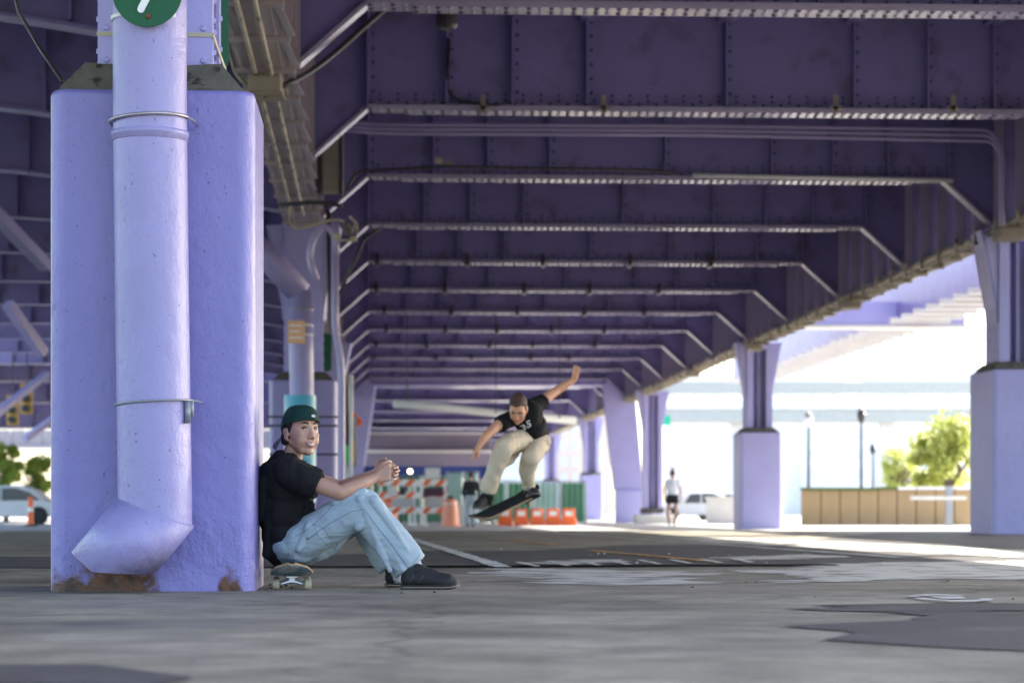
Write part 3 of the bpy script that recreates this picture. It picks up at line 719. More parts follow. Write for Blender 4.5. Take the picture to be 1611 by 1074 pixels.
# small hangers on the beams
for n, pxs, py in ((1,(760,950,1315,1500),158),(2,(),0)):
    for px in pxs:
        b = MB(); c = at(px, py+6, 31.3); b.box(c.x-.03,c.x+.03,c.y,c.y+.05,c.z-.12,c.z+.12); b.box(c.x-.07,c.x+.07,c.y,c.y+.06,c.z-.07,c.z-.02)
        tag(b.build('clamp', M['box_metal']), 'tan clamp gripping the nearest beam flange at %s' % {760:'its left third',950:'its middle',1315:'its right third',1500:'its right end'}[px], 'clamp', 'clamps on the beam flanges')
for n in range(3, 9):
    rnd = random.Random(n); y = YB(n)-.3
    for k in range(5):
        x = XL(y)+1.4+k*1.75+rnd.uniform(-.3,.3); b = MB(); b.box(x-.04,x+.04,YB(n,x)-.27,YB(n,x)+.27,ZB-.13,ZB-.083); b.box(x-.04,x+.04,YB(n,x)-.29,YB(n,x)-.24,ZB-.13,ZB+.12)
        tag(b.build('clamp', M['dark_metal']), 'small dark clamp on a receding floor beam flange', 'clamp', 'dark clamps on the receding beams')
# bundle under the right girder
tr = empty('cable_tray', (XR(45)-.2, 45, ZG-.2), 'dirty cream cable tray and pipes along the lower edge of the right girder', 'cable tray')
b = MB()
for o, z, r in ((-.30,-.06,.05),(-.18,-.09,.04),(-.05,-.10,.05),(.10,-.08,.04)):
    b.tube([(XR(y)+o, y, ZG+z+.02*math.sin(y*.7+o*9)) for y in [30+2.5*i for i in range(45)]], r, 8)
b.build('pipes', M['dirty_conduit'], tr, smooth=True)
y = 31.0
while y < 120:
    b = MB(); b.box(XR(y)-.40, XR(y)+.02, y-.04, y+.04, ZG-.20, ZG-.155); b.box(XR(y)-.42, XR(y)-.37, y-.04, y+.04, ZG-.20, ZG+.05); y += 1.3; b.build('hanger', M['dirty_conduit'], tr)
for y in (36.8, 49.5, 62.5, 75): b = MB(); b.box(XR(y)-.5, XR(y)-.1, y, y+.6, ZG-.32, ZG-.13); b.build('splice_box', M['box_metal'], tr, bevel=.02)
# clutter around the head of the second pier
eb = empty('equipment_box', at(520,260,33.5), 'grey equipment box with dark frame at the left girder', 'equipment box')
b = MB(); c = at(520,255,33.5); b.box(c.x-.13,c.x+.13,c.y,c.y+.3,c.z-.42,c.z+.42); b.build('case', M['box_metal'], eb, bevel=.02)
b = MB(); b.box(c.x+.132,c.x+.17,c.y-.02,c.y+.32,c.z-.46,c.z+.46); b.box(c.x-.2,c.x-.132,c.y-.02,c.y+.32,c.z-.44,c.z+.35); b.build('frame', M['dark_metal'], eb)
for k, (pts, r, m_) in enumerate([
    ([at(455,318,34),at(458,352,34),at(468,360,34),at(500,352,34),at(520,346,34)], .022, 'dirty_conduit'),
    ([at(520,346,34),at(542,346,34),at(546,375,34),at(560,352,34)], .018, 'dirty_conduit'),
    ([at(526,378,34),at(560,378,34),at(562,352,34),at(550,340,34)], .02, 'dirty_conduit'),
    ([at(498,440,35),at(486,405,35),at(492,375,35),at(512,352,35),at(528,372,35),at(530,400,35)], .05, 'conduit'),
    ([at(528,350,36.4),at(527,520,36.4),at(537,572,36.4),at(537,760,36.4),at(537,836,36.4)], .06, 'conduit'),
    ([at(516,330,36.8),at(519,500,36.8),at(530,560,36.8),at(546,600,36.8),at(546,700,36.8)], .035, 'dark_metal'),
    ([at(553,590,36.6),at(552,700,36.6),at(552,836,36.6)], .03, 'offwhite'),
    ([at(440,322,33),at(500,318,33),at(540,324,33)], .03, 'dark_metal'),
    ([at(545,300,33),at(560,270,33),at(700,262,33),at(1020,268,33.4),at(1060,272,33.4)], .02, 'dark_metal'),
    ([at(600,358,42),at(575,372,42),at(530,470,42)], .03, 'dark_metal'),
    ]):
    conduit('conduit', arc(pts, .18), r, m_, ['tan cable looping below the left girder','tan cable with a short drop by the girder','tan pipe bracket at the end of the girder','lilac pipe arch over the second pier','lilac standpipe down the right side of the second pier','dark cable curving down beside the standpipe','thin pale pole right of the standpipe','dark bar across the left girder head','thin dark cable along the second beam','dark cable dropping from the fourth beam'][k])
b = MB()
for px, py in ((545,355),(556,376),(530,372),(548,365),(535,300),(690,252),(705,258)):
    c = at(px,py,33.8); b.box(c.x-.05,c.x+.05,c.y-.05,c.y+.05,c.z-.04,c.z+.04)
tag(b.build('cable_fitting', M['dirty_conduit'], bevel=.01), 'cluster of small tan pipe fittings at the girder end', 'fitting')
# cable in the left upper corner
conduit('cable', [at(15,-40,14), at(30,20,14), at(62,75,14), at(98,128,13)], .012, 'dark_metal', 'thin dark twisted cable in the upper left corner')
# ------------------------------------------------------------------ separate ramp on the right
rmp_ = empty('ramp', (14.5, 60, 0), 'separate pale ramp running beside the roadway, seen beyond a gap of sky', 'ramp')
def XF(y): return XR(y)+6.4
b = MB(); f = lambda y: XF(y)+.1
ydir(f, 24, 112, 6.55, 7.9, .2, 0, b); b.build('fascia', M['steel'], rmp_)
b = MB(); ydir(XF, 24, 112, 7.3, 7.6, 2.2, 1.31, b); ydir(XF, 24, 60, 7.32, 7.58, 1.0, -.3, b); b.hexa([(13.5,24,7.2),(14.3,24,7.2),(22.5,62,7.2),(XF(62)+2.45,62,7.2),(13.5,24,7.6),(14.3,24,7.6),(22.5,62,7.6),(XF(62)+2.45,62,7.6)]); b.build('slab_and_shade_wedge', M['deck'], rmp_)  # wedge and inner strip added out of view to shade the pavement
y = 50.0
while y < 112:
    b = MB(); b.box(XF(y)-.35, XF(y)+1.6, y-.12, y+.12, 6.38, 6.545); y += 1.7; b.build('soffit_rib', M['offwhite'], rmp_)
for yc in (76.0,):
    b = MB(); b.box(XR(yc)+2.2, XR(yc)+8.6, yc, yc+.7, 6.36, 7.1); b.build('crossbeam', M['lit_steel'], rmp_)
b = MB(); b.box(XR(76)+2.2, XR(76)+8.7, 75.95, 76.75, 6.26, 6.355); b.build('crossbeam_flange', M['offwhite'], rmp_)

# ------------------------------------------------------------------ far background on the right
def windows_grid(b, x0, x1, y, z0, z1, nx, nz, fw=.62, fh=.55):
    dx = (x1-x0)/nx; dz = (z1-z0)/nz
    for i in range(nx):
        for j in range(nz):
            cx = x0+(i+.5)*dx; cz = z0+(j+.5)*dz
            b.box(cx-dx*fw/2, cx+dx*fw/2, y-.06, y-.01, cz-dz*fh/2, cz+dz*fh/2)
def building(px0, px1, ptop, d, m, label, nx, nz, dep=16, roof=.5):
    x0 = (px0-805.5)*d/F; x1 = (px1-805.5)*d/F; h = CAMZ+(HY-ptop)*d/F
    t = empty('building', ((x0+x1)/2, d+dep/2, 0), label, 'building')
    b = MB(); b.box(x0, x1, d, d+dep, -.5, h); b.build('wall', m, t)
    b = MB(); b.box(x0-.3, x1+.3, d-.3, d+dep+.3, h+.002, h+roof); b.build('roof', m, t)
    dx = (x1-x0)/nx; dz = (h-1)/nz
    for j in range(nz):
        
        for i in range(nx):
            ww = (x1-x0-1)/nx; b = MB(); windows_grid(b, x0+.5+i*ww, x0+.5+(i+1)*ww, d, 1+j*dz, 1+(j+1)*dz, 1, 1); b.build('window', M['bglass'], t)
    b = MB(); b.box(x0+dx*.3, x0+dx*.3+1.4, d-.08, d-.02, -.4, 2.1); b.build('door', M['grey'], t)
M['bglass'] = mat('pale_window_glass', (.56,.60,.62), .15, var=.1)
M['pale_build'] = mat('pale_render', (.62,.62,.60), .8, var=.05)
M['blue_build'] = mat('pale_blue_cladding', (.62,.66,.68), .6, var=.08)
M['tan_build'] = mat('tan_brick', (.60,.50,.42), .85, var=.1)
building(1060, 1165, 600, 260, M['pale_build'], 'tall pale building between the two right piers', 5, 8)
building(1262, 1372, 668, 210, M['blue_build'], 'low blue-grey building behind the lamp posts', 6, 4)
building(1385, 1540, 560, 300, M['pale_build'], 'tall white building rising behind the bushy tree', 7, 9)
building(1180, 1330, 575, 330, M['pale_build'], 'wide white building behind the teal truss footbridge', 8, 8)
building(870, 960, 660, 240, M['tan_build'], 'tan building seen past the leaning frame leg', 4, 5)
building(740, 860, 700, 280, M['pale_build'], 'pale building low behind the green fence', 6, 4)
# truss footbridge
fb = empty('footbridge', (38, 180, 0), 'long pale teal truss footbridge high over the street', 'footbridge')
d = 180.0; xa, xb = at(1040,0,d).x, at(1640,0,d).x
z_t, z_m, z_b = at(0,600,d).z, at(0,636,d).z, at(0,664,d).z
b = MB(); b.box(xa, xb, d, d+.5, z_t-.95, z_t); b.box(xa, xb, d+3, d+3.5, z_t-.5, z_t); b.build('top_chord', M['teal'], fb)
b = MB(); b.box(xa, xb, d-.2, d+4, z_m-.3, z_m); b.build('walkway', M['white'], fb)
b = MB(); b.box(xa, xb, d-.1, d+3.8, z_b, z_b+.75); b.build('lower_girder', M['teal'], fb)
b = MB(); b.box(xa, xb, d+.2, d+3.6, z_b+.76, z_m-.31); b.build('side_panel', M['pale_build'], fb)
x = xa
while x < xb-3:
    b = MB()
    b.tube([(x,d+.25,z_m),(x+.9,d+.25,z_m+.5),(x+1.45,d+.25,z_t-.62),(x+1.75,d+.25,z_t-.55),(x+2.05,d+.25,z_t-.62),(x+2.6,d+.25,z_m+.5),(x+3.5,d+.25,z_m)], .22, 6); b.build('arch', M['white'], fb)
    x += 3.55
for x in (xa+6, xa+17.5, xb-4):
    b = MB(); b.box(x-.5, x+.5, d+1, d+2.5, -.4, z_b-.002); b.build('support', M['pale_build'], fb)

# tan panel wall
for i in range(9):
    x0 = at(1262+i*30, 0, 80).x; x1 = at(1262+(i+1)*30, 0, 80).x - .03; zt = at(0, 771 - (0 if i < 4 else 1), 80).z
    t = empty('barrier_panel', ((x0+x1)/2, 80.2, gz(80)), 'tan concrete wall panel, number %s of nine counted from the pale pier' % ['one','two','three','four','five','six','seven','eight','nine'][i], 'wall panel', 'tan panels of the low wall')
    b = MB(); b.box(x0, x1, 80, 80.35, gz(80)-.05, zt); b.build('panel', M['tan_wall'], t, bevel=.02)
    b = MB(); b.box(x0-.01, x1+.04 if i < 8 else x1, 79.92, 80.45, zt+.002, zt+.10 + .0); b.build('coping', mat('olive_coping', (.12,.16,.05), .8) if i == 0 else bpy.data.materials['olive_coping'] if i < 5 else M['white'], t)
pg_ = empty('pole_gate', at(1493, 825, 76), 'grey post with a pale bar in front of the tan wall', 'barrier')
c = at(1493, 830, 76); b = MB(); b.box(c.x-.11, c.x+.11, 75.9, 76.1, gz(76)-.02, at(0,764,76).z); b.build('post', M['grey'], pg_)
b = MB(); b.box(at(1431,0,76).x, at(1519,0,76).x, 75.8, 75.88, at(0,786,76).z, at(0,780,76).z); b.build('bar', M['offwhite'], pg_)

def street_lamp(px, ptop, pbot, d, label, globe=True):
    c = at(px, pbot, d); zt = at(px, ptop, d).z; t = empty('street_lamp', (c.x, d, gz(d)), label, 'street lamp')
    b = MB(); b.tube([(c.x,d,gz(d)-.05),(c.x,d,gz(d)+.5),(c.x,d,zt-.6)], [.16,.09,.06], 10); b.build('pole', M['dark_metal'], t)
    b = MB(); b.lathe((c.x,d,zt-.6), [(.06,0),(.16,.12),(.22,.42),(.12,.55)], 12); b.build('lamp_head', M['offwhite'] if globe else M['dark_metal'], t)
    b = MB(); b.lathe((c.x,d,zt-.048), [(.26,0),(.1,.1),(.03,.2)], 12); b.build('cap', M['dark_metal'], t)
street_lamp(1355, 645, 812, 112, 'tall dark street lamp in the middle of the right-hand opening', False)
street_lamp(1272, 652, 812, 112, 'street lamp with a pale head nearest the middle pier')
street_lamp(1373, 700, 812, 150, 'small distant street lamp just right of the tall dark one', False)
sg = empty('street_sign', at(1049, 815, 100), 'small bright green street sign behind the thin column', 'sign')
c = at(1049,661,100); b = MB(); b.box(c.x-.16,c.x+.16,100,100.03,c.z-.2,c.z+.2); b.build('panel', mat('bright_green', (.02,.5,.28), .4, var=0), sg)
b = MB(); b.tube([(c.x+.12,100.06,gz(100)),(c.x+.12,100.06,c.z+.2)], .03, 8); b.build('post', M['offwhite'], sg)

def tree(px, py_base, ptop, pxw, d, label, mleaf, seed, n=2600, ls=.16, name='tree'):
    rnd = random.Random(seed); c = at(px, HY, d); z0 = gz(d); zt = at(px, ptop, d).z; h = zt-z0; rw = pxw*d/F/2
    t = empty(name, (c.x, d, z0), label, 'tree', 'street trees')
    b = MB(); tips = []
    def limb(p, dr, L_, r, dep):
        q = p + dr*L_; mid = p.lerp(q, .5) + Vector((rnd.uniform(-.06,.06), rnd.uniform(-.06,.06), 0))*L_
        b.tube([p, mid, q], [r, r*.8, r*.6], 7)
        if dep == 0: tips.append(q); return
        for k in range(3):
            nd = (dr + Vector((rnd.uniform(-1,1), rnd.uniform(-1,1), rnd.uniform(-.1,.7)))*.8).normalized(); limb(q, nd, L_*.68, r*.6, dep-1)
    limb(Vector((c.x, d, z0-.05)), Vector((0,0,1)), h*.3, .04*h, 3)
    b.build('trunk', M['bark'], t)
    b = MB(); cl = []
    for k in range(26):
        a = rnd.uniform(0, 6.28); rr = rw*math.sqrt(rnd.random())*.8; zz = z0+h*rnd.uniform(.38,.92); s = 1-abs((zz-z0)/h-.6)*1.2
        cl.append((Vector((c.x+rr*math.cos(a)*s, d+rr*math.sin(a)*s, zz)), rw*rnd.uniform(.16,.34)))
    for k in range(n):
        p0, r0 = rnd.choice(cl); v = Vector((rnd.gauss(0,1), rnd.gauss(0,1), rnd.gauss(0,.8))); v = v.normalized()*r0*rnd.uniform(.3,1.1)
        p = p0+v; a = Vector((rnd.uniform(-1,1), rnd.uniform(-1,1), rnd.uniform(-1,1))).normalized(); u = a.orthogonal().normalized(); s = ls*rnd.uniform(.6,1.3)
        b.add([p-a*s, p+u*s*.5, p+a*s, p-u*s*.5], [(0,1,2,3)])
    b.build('crown', mleaf, t)
tree(1492, 800, 650, 160, 105, 'yellow-green tree behind the tan wall, beside the rightmost pier', M['leaf2'], 3, 5200, .17)
tree(1420, 800, 700, 90, 112, 'smaller yellow-green bush left of the big tree behind the wall', M['leaf2'], 5, 2200, .12)
tree(10, 800, 695, 60, 100, 'bright green tree at the left edge of the picture', M['leaf'], 8, 2600, .13)
tree(58, 800, 712, 60, 112, 'bright green tree just left of the big pier', M['leaf'], 9, 2600, .13)
tree(-45, 800, 690, 90, 120, 'green tree mostly beyond the left picture edge', M['leaf'], 10, 2600, .15)

def car(c, L_, m, label, ang=0):
    t = empty('parked_car', (c[0], c[1], gz(c[1])), label, 'car'); t.rotation_euler = (0,0,0)
    z = gz(c[1]); x, y = c
    side = [(-.5,.28),(-.5,.62),(-.47,.74),(-.30,.80),(-.20,1.22),(-.12,1.38),(.14,1.40),(.26,1.22),(.36,.86),(.48,.76),(.5,.5),(.5,.28)]
    b = MB(); b.extrude([(x+a*L_, y-.85, z+h_) for a, h_ in side][::-1], (0,1.7,0)); b.build('body', m, t, bevel=.06)
    for pts in ([(-.18,.86),(-.115,1.30),(.0,1.32),(.0,.86)],[(.015,.86),(.015,1.32),(.13,1.31),(.235,1.16),(.33,.88)]):
        b = MB(); b.extrude([(x+a*L_, y-.862, z+h_) for a, h_ in pts][::-1], (0,.02,0)); b.build('window', M['glass'], t)
    for a in (-.31,.31):
        b = MB(); b.lathe((x+a*L_, y-.87, z+.33), [(.0,-.02),(.2,-.02),(.33,-.01),(.33,.2),(.2,.21)], 18, (0,1,0)); b.build('wheel', M['rubber'], t)
    b = MB(); b.box(x+.465*L_, x+.503*L_, y-.75, y-.45, z+.58, z+.70); b.build('headlight', M['offwhite'], t)
car((at(1100,0,115).x, 115), 4.4, M['pale_build'], 'silver car parked between the jogger and the pale pier')
car((at(1148,0,118).x, 118), 4.3, M['blue_build'], 'grey-blue car parked close to the pale pier')
car((at(8,0,84).x, 84), 4.4, M['pale_build'], 'white car at the left picture edge below the trees')
# pale wall between jogger and pier
b = MB(); x0, x1 = at(1112,0,88).x, at(1168,0,88).x; b.box(x0,x1,88,88.3,gz(88)-.05,at(0,785,88).z); b.box(x0-.05,x1+.05,87.95,88.35,at(0,785,88).z+.002,at(0,781,88).z)
tag(b.build('low_wall', M['offwhite'], bevel=.01), 'low white wall left of the pale middle pier', 'wall')
def cone_(px, d, label, h=.95):
    c = at(px, HY, d); z = gz(d); t = empty('traffic_post', (c.x, d, z), label, 'traffic post')
    b = MB(); b.lathe((c.x,d,z), [(.22,0),(.22,.06),(.1,.08)], 12); b.build('base', M['rubber'], t)
    b = MB(); b.lathe((c.x,d,z), [(.1,.08),(.085,h)], 12); b.build('post', M['orange'], t)
    b = MB(); b.lathe((c.x,d,z), [(.1,h*.5),(.096,h*.65)], 12); b.build('band', M['white'], t)
cone_(48, 75, 'orange post with white band left of the big pier')

# ------------------------------------------------------------------ work zone in the middle distance
def fence_panel(px0, px1, ptop, d, m, label, group):
    x0, x1 = at(px0,0,d).x, at(px1,0,d).x; zt = at(0,ptop,d).z; z = gz(d)
    t = empty('fence_panel', ((x0+x1)/2, d, z), label, 'fence', group)
    b = MB(); n = 14
    for i in range(n):
        xa_, xb_ = x0+.04+(x1-x0-.08)*i/n, x0+.04+(x1-x0-.08)*(i+1)/n
        ya, yb = d+.05*math.sin(i*1.9), d+.05*math.sin((i+1)*1.9)
        b.hexa([(xa_,ya,z+.08),(xb_,yb,z+.08),(xb_,yb+.01,z+.08),(xa_,ya+.01,z+.08),(xa_,ya,zt-.05),(xb_,yb,zt-.05),(xb_,yb+.01,zt-.05),(xa_,ya+.01,zt-.05)])
    b.build('fabric', m, t)
    b = MB(); b.tube([(x0,d-.08,z),(x0,d-.08,zt),(x1,d-.08,zt),(x1,d-.08,z)], .035, 8); b.build('frame', M['grey'], t)
nm_ = ['first','second','third','fourth','fifth','sixth']
for i in range(4): fence_panel(545+i*40, 583+i*40, 748, 86+.2*i, M['fence_green'], 'green fence panel behind the striped barricades, %s from the left' % nm_[i], 'green construction fence panels')
fence_panel(703, 729, 742, 84, M['fence_teal'], 'pale teal fence panel left of the person in black', 'pale teal fence panels')
fence_panel(729, 752, 742, 84.3, M['fence_teal'], 'pale teal fence panel right behind the person in black', 'pale teal fence panels')
for i in range(4): fence_panel(756+i*42, 796+i*42, 757, 88+.2*i, M['fence_green' if i != 2 else 'fence_teal'], 'fence panel beyond the skateboard, %s from the left' % nm_[i], 'green fence panels beyond the skateboard')
M['blue_fence'] = mat('blue_mesh', (.05,.08,.30), .8, var=.2)
b = MB(); x0, x1 = at(560,0,98).x, at(768,0,98).x; b.box(x0,x1,98,98.1,at(0,752,98).z,at(0,733,98).z); b.box(x0,x0+.1,97.9,98,gz(98),at(0,733,98).z); b.box(x1-.1,x1,97.9,98,gz(98),at(0,733,98).z)
tag(b.build('banner', M['blue_fence']), 'long dark blue banner above the green fence', 'banner')

def barricade(px0, px1, d, label, panels, tall=True):
    x0, x1 = at(px0,0,d).x, at(px1,0,d).x; z = gz(d); w = x1-x0
    t = empty('barricade', ((x0+x1)/2, d, z), label, 'barricade', 'striped road barricades')
    for x in (x0+.1, x1-.1):
        b = MB(); b.box(x-.045,x+.045,d,d+.06,z+.08,z+1.52); b.build('upright', M['white'], t)
        b = MB(); b.box(x-.06,x+.06,d-.45,d+.5,z,z+.075); b.build('foot', M['white'], t)
    for zz in (.42,.92,1.32):
        b = MB(); b.box(x0,x1,d-.045,d-.015,z+zz,z+zz+.2); o = b.build('board', M['white'], t)
        k = x0-.05; b = MB()
        while k < x1-.2:
            a0 = max(k, x0+.01); pts = [(a0,z+zz+.004),(min(k+.2,x1-.01),z+zz+.004),(min(k+.38,x1-.01),z+zz+.196),(min(max(k+.18,x0+.01),x1-.01),z+zz+.196)]
            b.extrude([(px_, d-.051, pz_) for px_, pz_ in pts], (0,.004,0)); k += .46
        b.build('orange_stripes', M['orange'], o)
    for (fx0, fx1, z0, z1, m) in panels:
        b = MB(); b.box(x0+w*fx0, x0+w*fx1, d-.09, d-.07, z+z0, z+z1); b.build('sign_panel', m, t)
M['dim_panel'] = mat('pale_grey_panel', (.45,.44,.44), .6, var=.15, vs=6)
M['magenta'] = mat('dark_magenta_panel', (.06,.02,.05), .5, var=.3, vs=5)
barricade(594, 657, 76, 'left striped barricade above the seated man\'s knee', [(.25,.5,.98,1.3,M['pale_build']),(.55,.7,1.02,1.26,M['dark_metal']),(.35,.9,.64,.9,M['dim_panel'])])
barricade(664, 704, 76.4, 'striped barricade with a black sign panel and a small white board on top', [(.05,.85,.98,1.26,M['magenta']),(.08,.85,.64,.95,M['dim_panel']),(.12,.72,1.55,1.9,M['pale_build'])])
barricade(640, 668, 78.5, 'narrow striped barricade between the two wide ones', [])
def barrel(px, d, label, h=1.0, m='orange'):
    c = at(px, HY, d); z = gz(d); t = empty('traffic_barrel', (c.x, d, z), label, 'traffic barrel')
    b = MB(); b.lathe((c.x,d,z), [(.32,0),(.32,.08),(.28,.1),(.26,.45),(.23,.8),(.2,h),(.12,h+.03)], 18); b.build('drum', M[m], t)
    for k in (.3,.62): b = MB(); b.lathe((c.x,d,z+k), [(.285-k*.07,0),(.285-k*.08,.13)], 18); b.build('band', M['white'], t)
    b = MB(); b.box(c.x-.1,c.x+.1,d-.015,d+.015,z+h+.03,z+h+.12); b.build('handle', M['black'], t)
barrel(708, 75.5, 'faded orange traffic barrel right of the striped barricades', .86, 'faded_orange')
barrel(612, 79, 'orange traffic barrel half hidden behind the left barricade')
b = MB(); c = at(731,HY,77); z = gz(77); b.extrude([(c.x-.3,77,z),(c.x+.3,77,z),(c.x+.22,77,z+.5),(c.x+.18,77,z+.72),(c.x-.18,77,z+.72),(c.x-.22,77,z+.5)], (0,.5,0))
tag(b.build('concrete_block', M['offwhite'], bevel=.02), 'white concrete block left of the person in black', 'concrete block')
for i in range(5):
    c = at(795+i*25, HY, 78); z = gz(78)
    t = empty('water_barrier', (c.x, 78, z), 'orange plastic water barrier under the skateboard row, %s from the left' % nm_[i], 'barrier', 'orange water barriers')
    b = MB(); b.extrude([(c.x-.26,78,z),(c.x+.26,78,z),(c.x+.25,78,z+.2),(c.x+.2,78,z+.3),(c.x+.19,78,z+.58),(c.x-.19,78,z+.58),(c.x-.2,78,z+.3),(c.x-.25,78,z+.2)], (0,.42,0)); b.build('body', M['orange'], t, bevel=.03)
    b = MB(); b.box(c.x-.12,c.x+.12,77.97,77.995,z+.34,z+.5); b.build('reflector', M['white'], t)
# lit lamp in the distance
fl = empty('flood_lamp', at(645,741,95), 'small glowing round lamp above the left barricade', 'lamp')
c = at(645,741,95); b = MB(); b.sphere(c, .085, 14, 10); b.build('bulb', mat('lit_bulb', (1,.95,.6), .3, var=0, emit=(1,.88,.45,2.2)), fl)
b = MB(); b.tube([(c.x,95.1,gz(95)),(c.x,95.1,c.z+.1)], .04, 8); b.build('pole', M['dark_metal'], fl)
# orange diamond and traffic signal right of the second pier
dm = empty('diamond_sign', at(553,700,42), 'orange diamond sign seen obliquely right of the second pier', 'sign')
c = at(553,663,42); b = MB(); b.extrude([c+Vector((-.13,-.06,0)),c+Vector((-.02,-.04,-.23)),c+Vector((.20,-.02,0)),c+Vector((-.02,-.04,.23))], (.01,.012,0)); b.build('panel', mat('bright_orange', (.95,.13,.02), .5, var=.05), dm)
b = MB(); b.tube([c+Vector((-.06,.05,0)), Vector((c.x-.06,42.05,0))], .025, 8); b.build('post', M['grey'], dm)
tsn = empty('notice_board', at(549,708,42), 'small green and orange notice on the pole below the diamond sign', 'notice')
c = at(549,708,41.9); b = MB(); b.box(c.x-.09,c.x-.005,c.y,c.y+.03,c.z-.22,c.z+.22); b.build('green_panel', mat('lime_green', (.04,.5,.12), .5, var=.1), tsn)
b = MB(); b.box(c.x-.003,c.x+.09,c.y,c.y+.03,c.z-.22,c.z+.19); b.build('orange_panel', mat('amber', (.8,.4,.06), .5, var=.1), tsn)
b = MB(); b.box(c.x-.12,c.x+.14,c.y+.03,c.y+.05,c.z-.3,c.z+.6); b.build('back_plate', M['grey'], tsn)
for px, py, h in ((533,655,40),(533,690,24),(533,640,12)):
    b = MB(); c = at(px,py,38.6); b.box(c.x-.03,c.x+.03,c.y,c.y+.02,c.z-h*.0052,c.z+h*.0052); tag(b.build('orange_tape', M['orange'], bevel=.004), {40:'long',24:'short',12:'smallest, topmost'}[h]+' strip of orange tape beside the standpipe', 'tape')
# long pale pipe under the roadway
wp = empty('white_duct', at(720,640,66), 'long white duct hanging under the roadway behind the skater', 'duct')
b = MB(); b.tube([at(620,635,64), at(700,641,64.5), at(800,652,65), at(905,661,66)], .11, 14); b.build('tube', M['white'], wp, smooth=True)
for px, py in ((640,636),(780,650),(880,658)): b = MB(); p = at(px,py,64.4); b.tube([p, Vector((p.x,p.y,ZB))], .015, 6); b.build('hanger', M['dark_metal'], wp)
# left side: traffic signals and a low viaduct
def signal(px, py, d, label):
    c = at(px, py, d); t = empty('traffic_signal', c, label, 'traffic signal', 'yellow traffic signals')
    b = MB(); b.box(c.x-.2,c.x+.2,d,d+.3,c.z-.55,c.z+.55); b.build('housing', mat('signal_yellow', (.55,.32,.03), .5), t, bevel=.03)
    for k in (-.35,0,.35):
        b = MB(); b.lathe((c.x,d-.001,c.z+k), [(.12,0),(.12,.02),(.04,.03)], 14, (0,-1,0)); b.build('lens', M['dark_metal'], t)
        b = MB(); b.lathe((c.x,d-.002,c.z+k), [(.14,0),(.14,.16)], 14, (0,-1,0)); b.build('visor', M['black'], t)
    b = MB(); b.tube([(c.x,d+.15,c.z+.55),(c.x,d+.15,ZB+1)], .03, 6); b.build('hanger', M['dark_metal'], t)
signal(19, 645, 88, 'yellow traffic signal hanging at the far left, lower one')
signal(41, 627, 86, 'yellow traffic signal hanging nearer the big pier')
sv = empty('side_viaduct', at(20,600,118), 'dark riveted steel spans filling the view behind the signals at far left', 'viaduct')
xa, xb = at(-420,0,118).x, at(470,0,118).x
for k, (p0, p1) in enumerate(((672,640),(632,604),(598,574),(570,548),(545,520))):
    dd = 118+k*.0 - k*4; b = MB(); b.box(xa, xb, dd, dd+.2, at(0,p0,dd).z, at(0,p1-14,dd).z); x = xa
    while x < xb: b.box(x, x+.05, dd-.25, dd-.002, at(0,p0,dd).z+.02, at(0,p1-14,dd).z); x += 1.5
    b.build('girder', M['steel'], sv)
    b = MB(); b.box(xa, xb, dd-.35, dd+.5, at(0,p0,dd).z-.08, at(0,p0,dd).z-.002); b.build('flange', M['flange'], sv)
b = MB(); b.box(xa, xb, 96.5, 119, 7.45, 7.75); b.build('deck', M['deck'], sv)
lv = empty('low_viaduct', at(30,690,125), 'pale ribbed viaduct girder low at the far left', 'viaduct')
b = MB(); xa, xb = at(-200,0,125).x, at(450,0,125).x; z0, z1 = at(0,702,125).z, at(0,676,125).z
b.box(xa,xb,125,126,z0,z1); x = xa
while x < xb: b.box(x,x+.12,124.85,124.999,z0+.13,z1); x += .8
b.build('girder', M['dim_panel'], lv); b = MB(); b.box(xa,xb,124.7,126.2,z0-.12,z0-.002); b.build('flange', M['offwhite'], lv)
for px in (-150, 260): b = MB(); c = at(px,0,125); b.box(c.x-.5,c.x+.5,125,126,gz(125),z0-.122); b.build('support', M['dim_panel'], lv)

# low crossing viaduct closing the view at the far end
cv = empty('crossing_viaduct', (-10, 150, 0), 'low mauve viaduct crossing behind the work zone', 'viaduct')
M['mauve'] = mat('dusty_mauve_concrete', (.20,.165,.22), .8, var=.15, vs=.5)
xa, xb = at(520,0,150).x, at(772,0,150).x; z0, z1, z2 = at(0,737,150).z, at(0,712,150).z, at(0,690,150).z
b = MB(); b.box(xa, xb, 150, 153, z0, z1); b.build('lower_girder', M['mauve'], cv)
b = MB(); b.box(xa, xb, 149.6, 153.2, z1+.002, z1+.16); b.box(xa, xb, 149.8, 153, z2+.3, z2+.42); b.build('ledge', M['offwhite'], cv)
b = MB(); b.box(xa, xb, 150.4, 153, z1+.162, z2+.298); b.build('upper_girder', M['mauve'], cv)
for px in (545, 700, 765): b = MB(); c = at(px,0,151); b.box(c.x-.5, c.x+.5, 150.6, 152, gz(150)-.1, z0-.002); b.build('support', M['mauve'], cv)

rnd = random.Random(11)
for k in range(34):  # pale debris, small pebbles strewn on the road
    y = rnd.uniform(15, 44); x = rnd.uniform(-.02, .2)*y; r = rnd.uniform(.005, .011); b = MB(); b.sphere((x,y,gz(y)+r*.4), (r,r*.8,r*.6), 6, 4)
    tag(b.build('pale_debris', M['offwhite']), 'tiny pale piece of debris lying on the road', 'debris', 'pale debris scattered over the road')
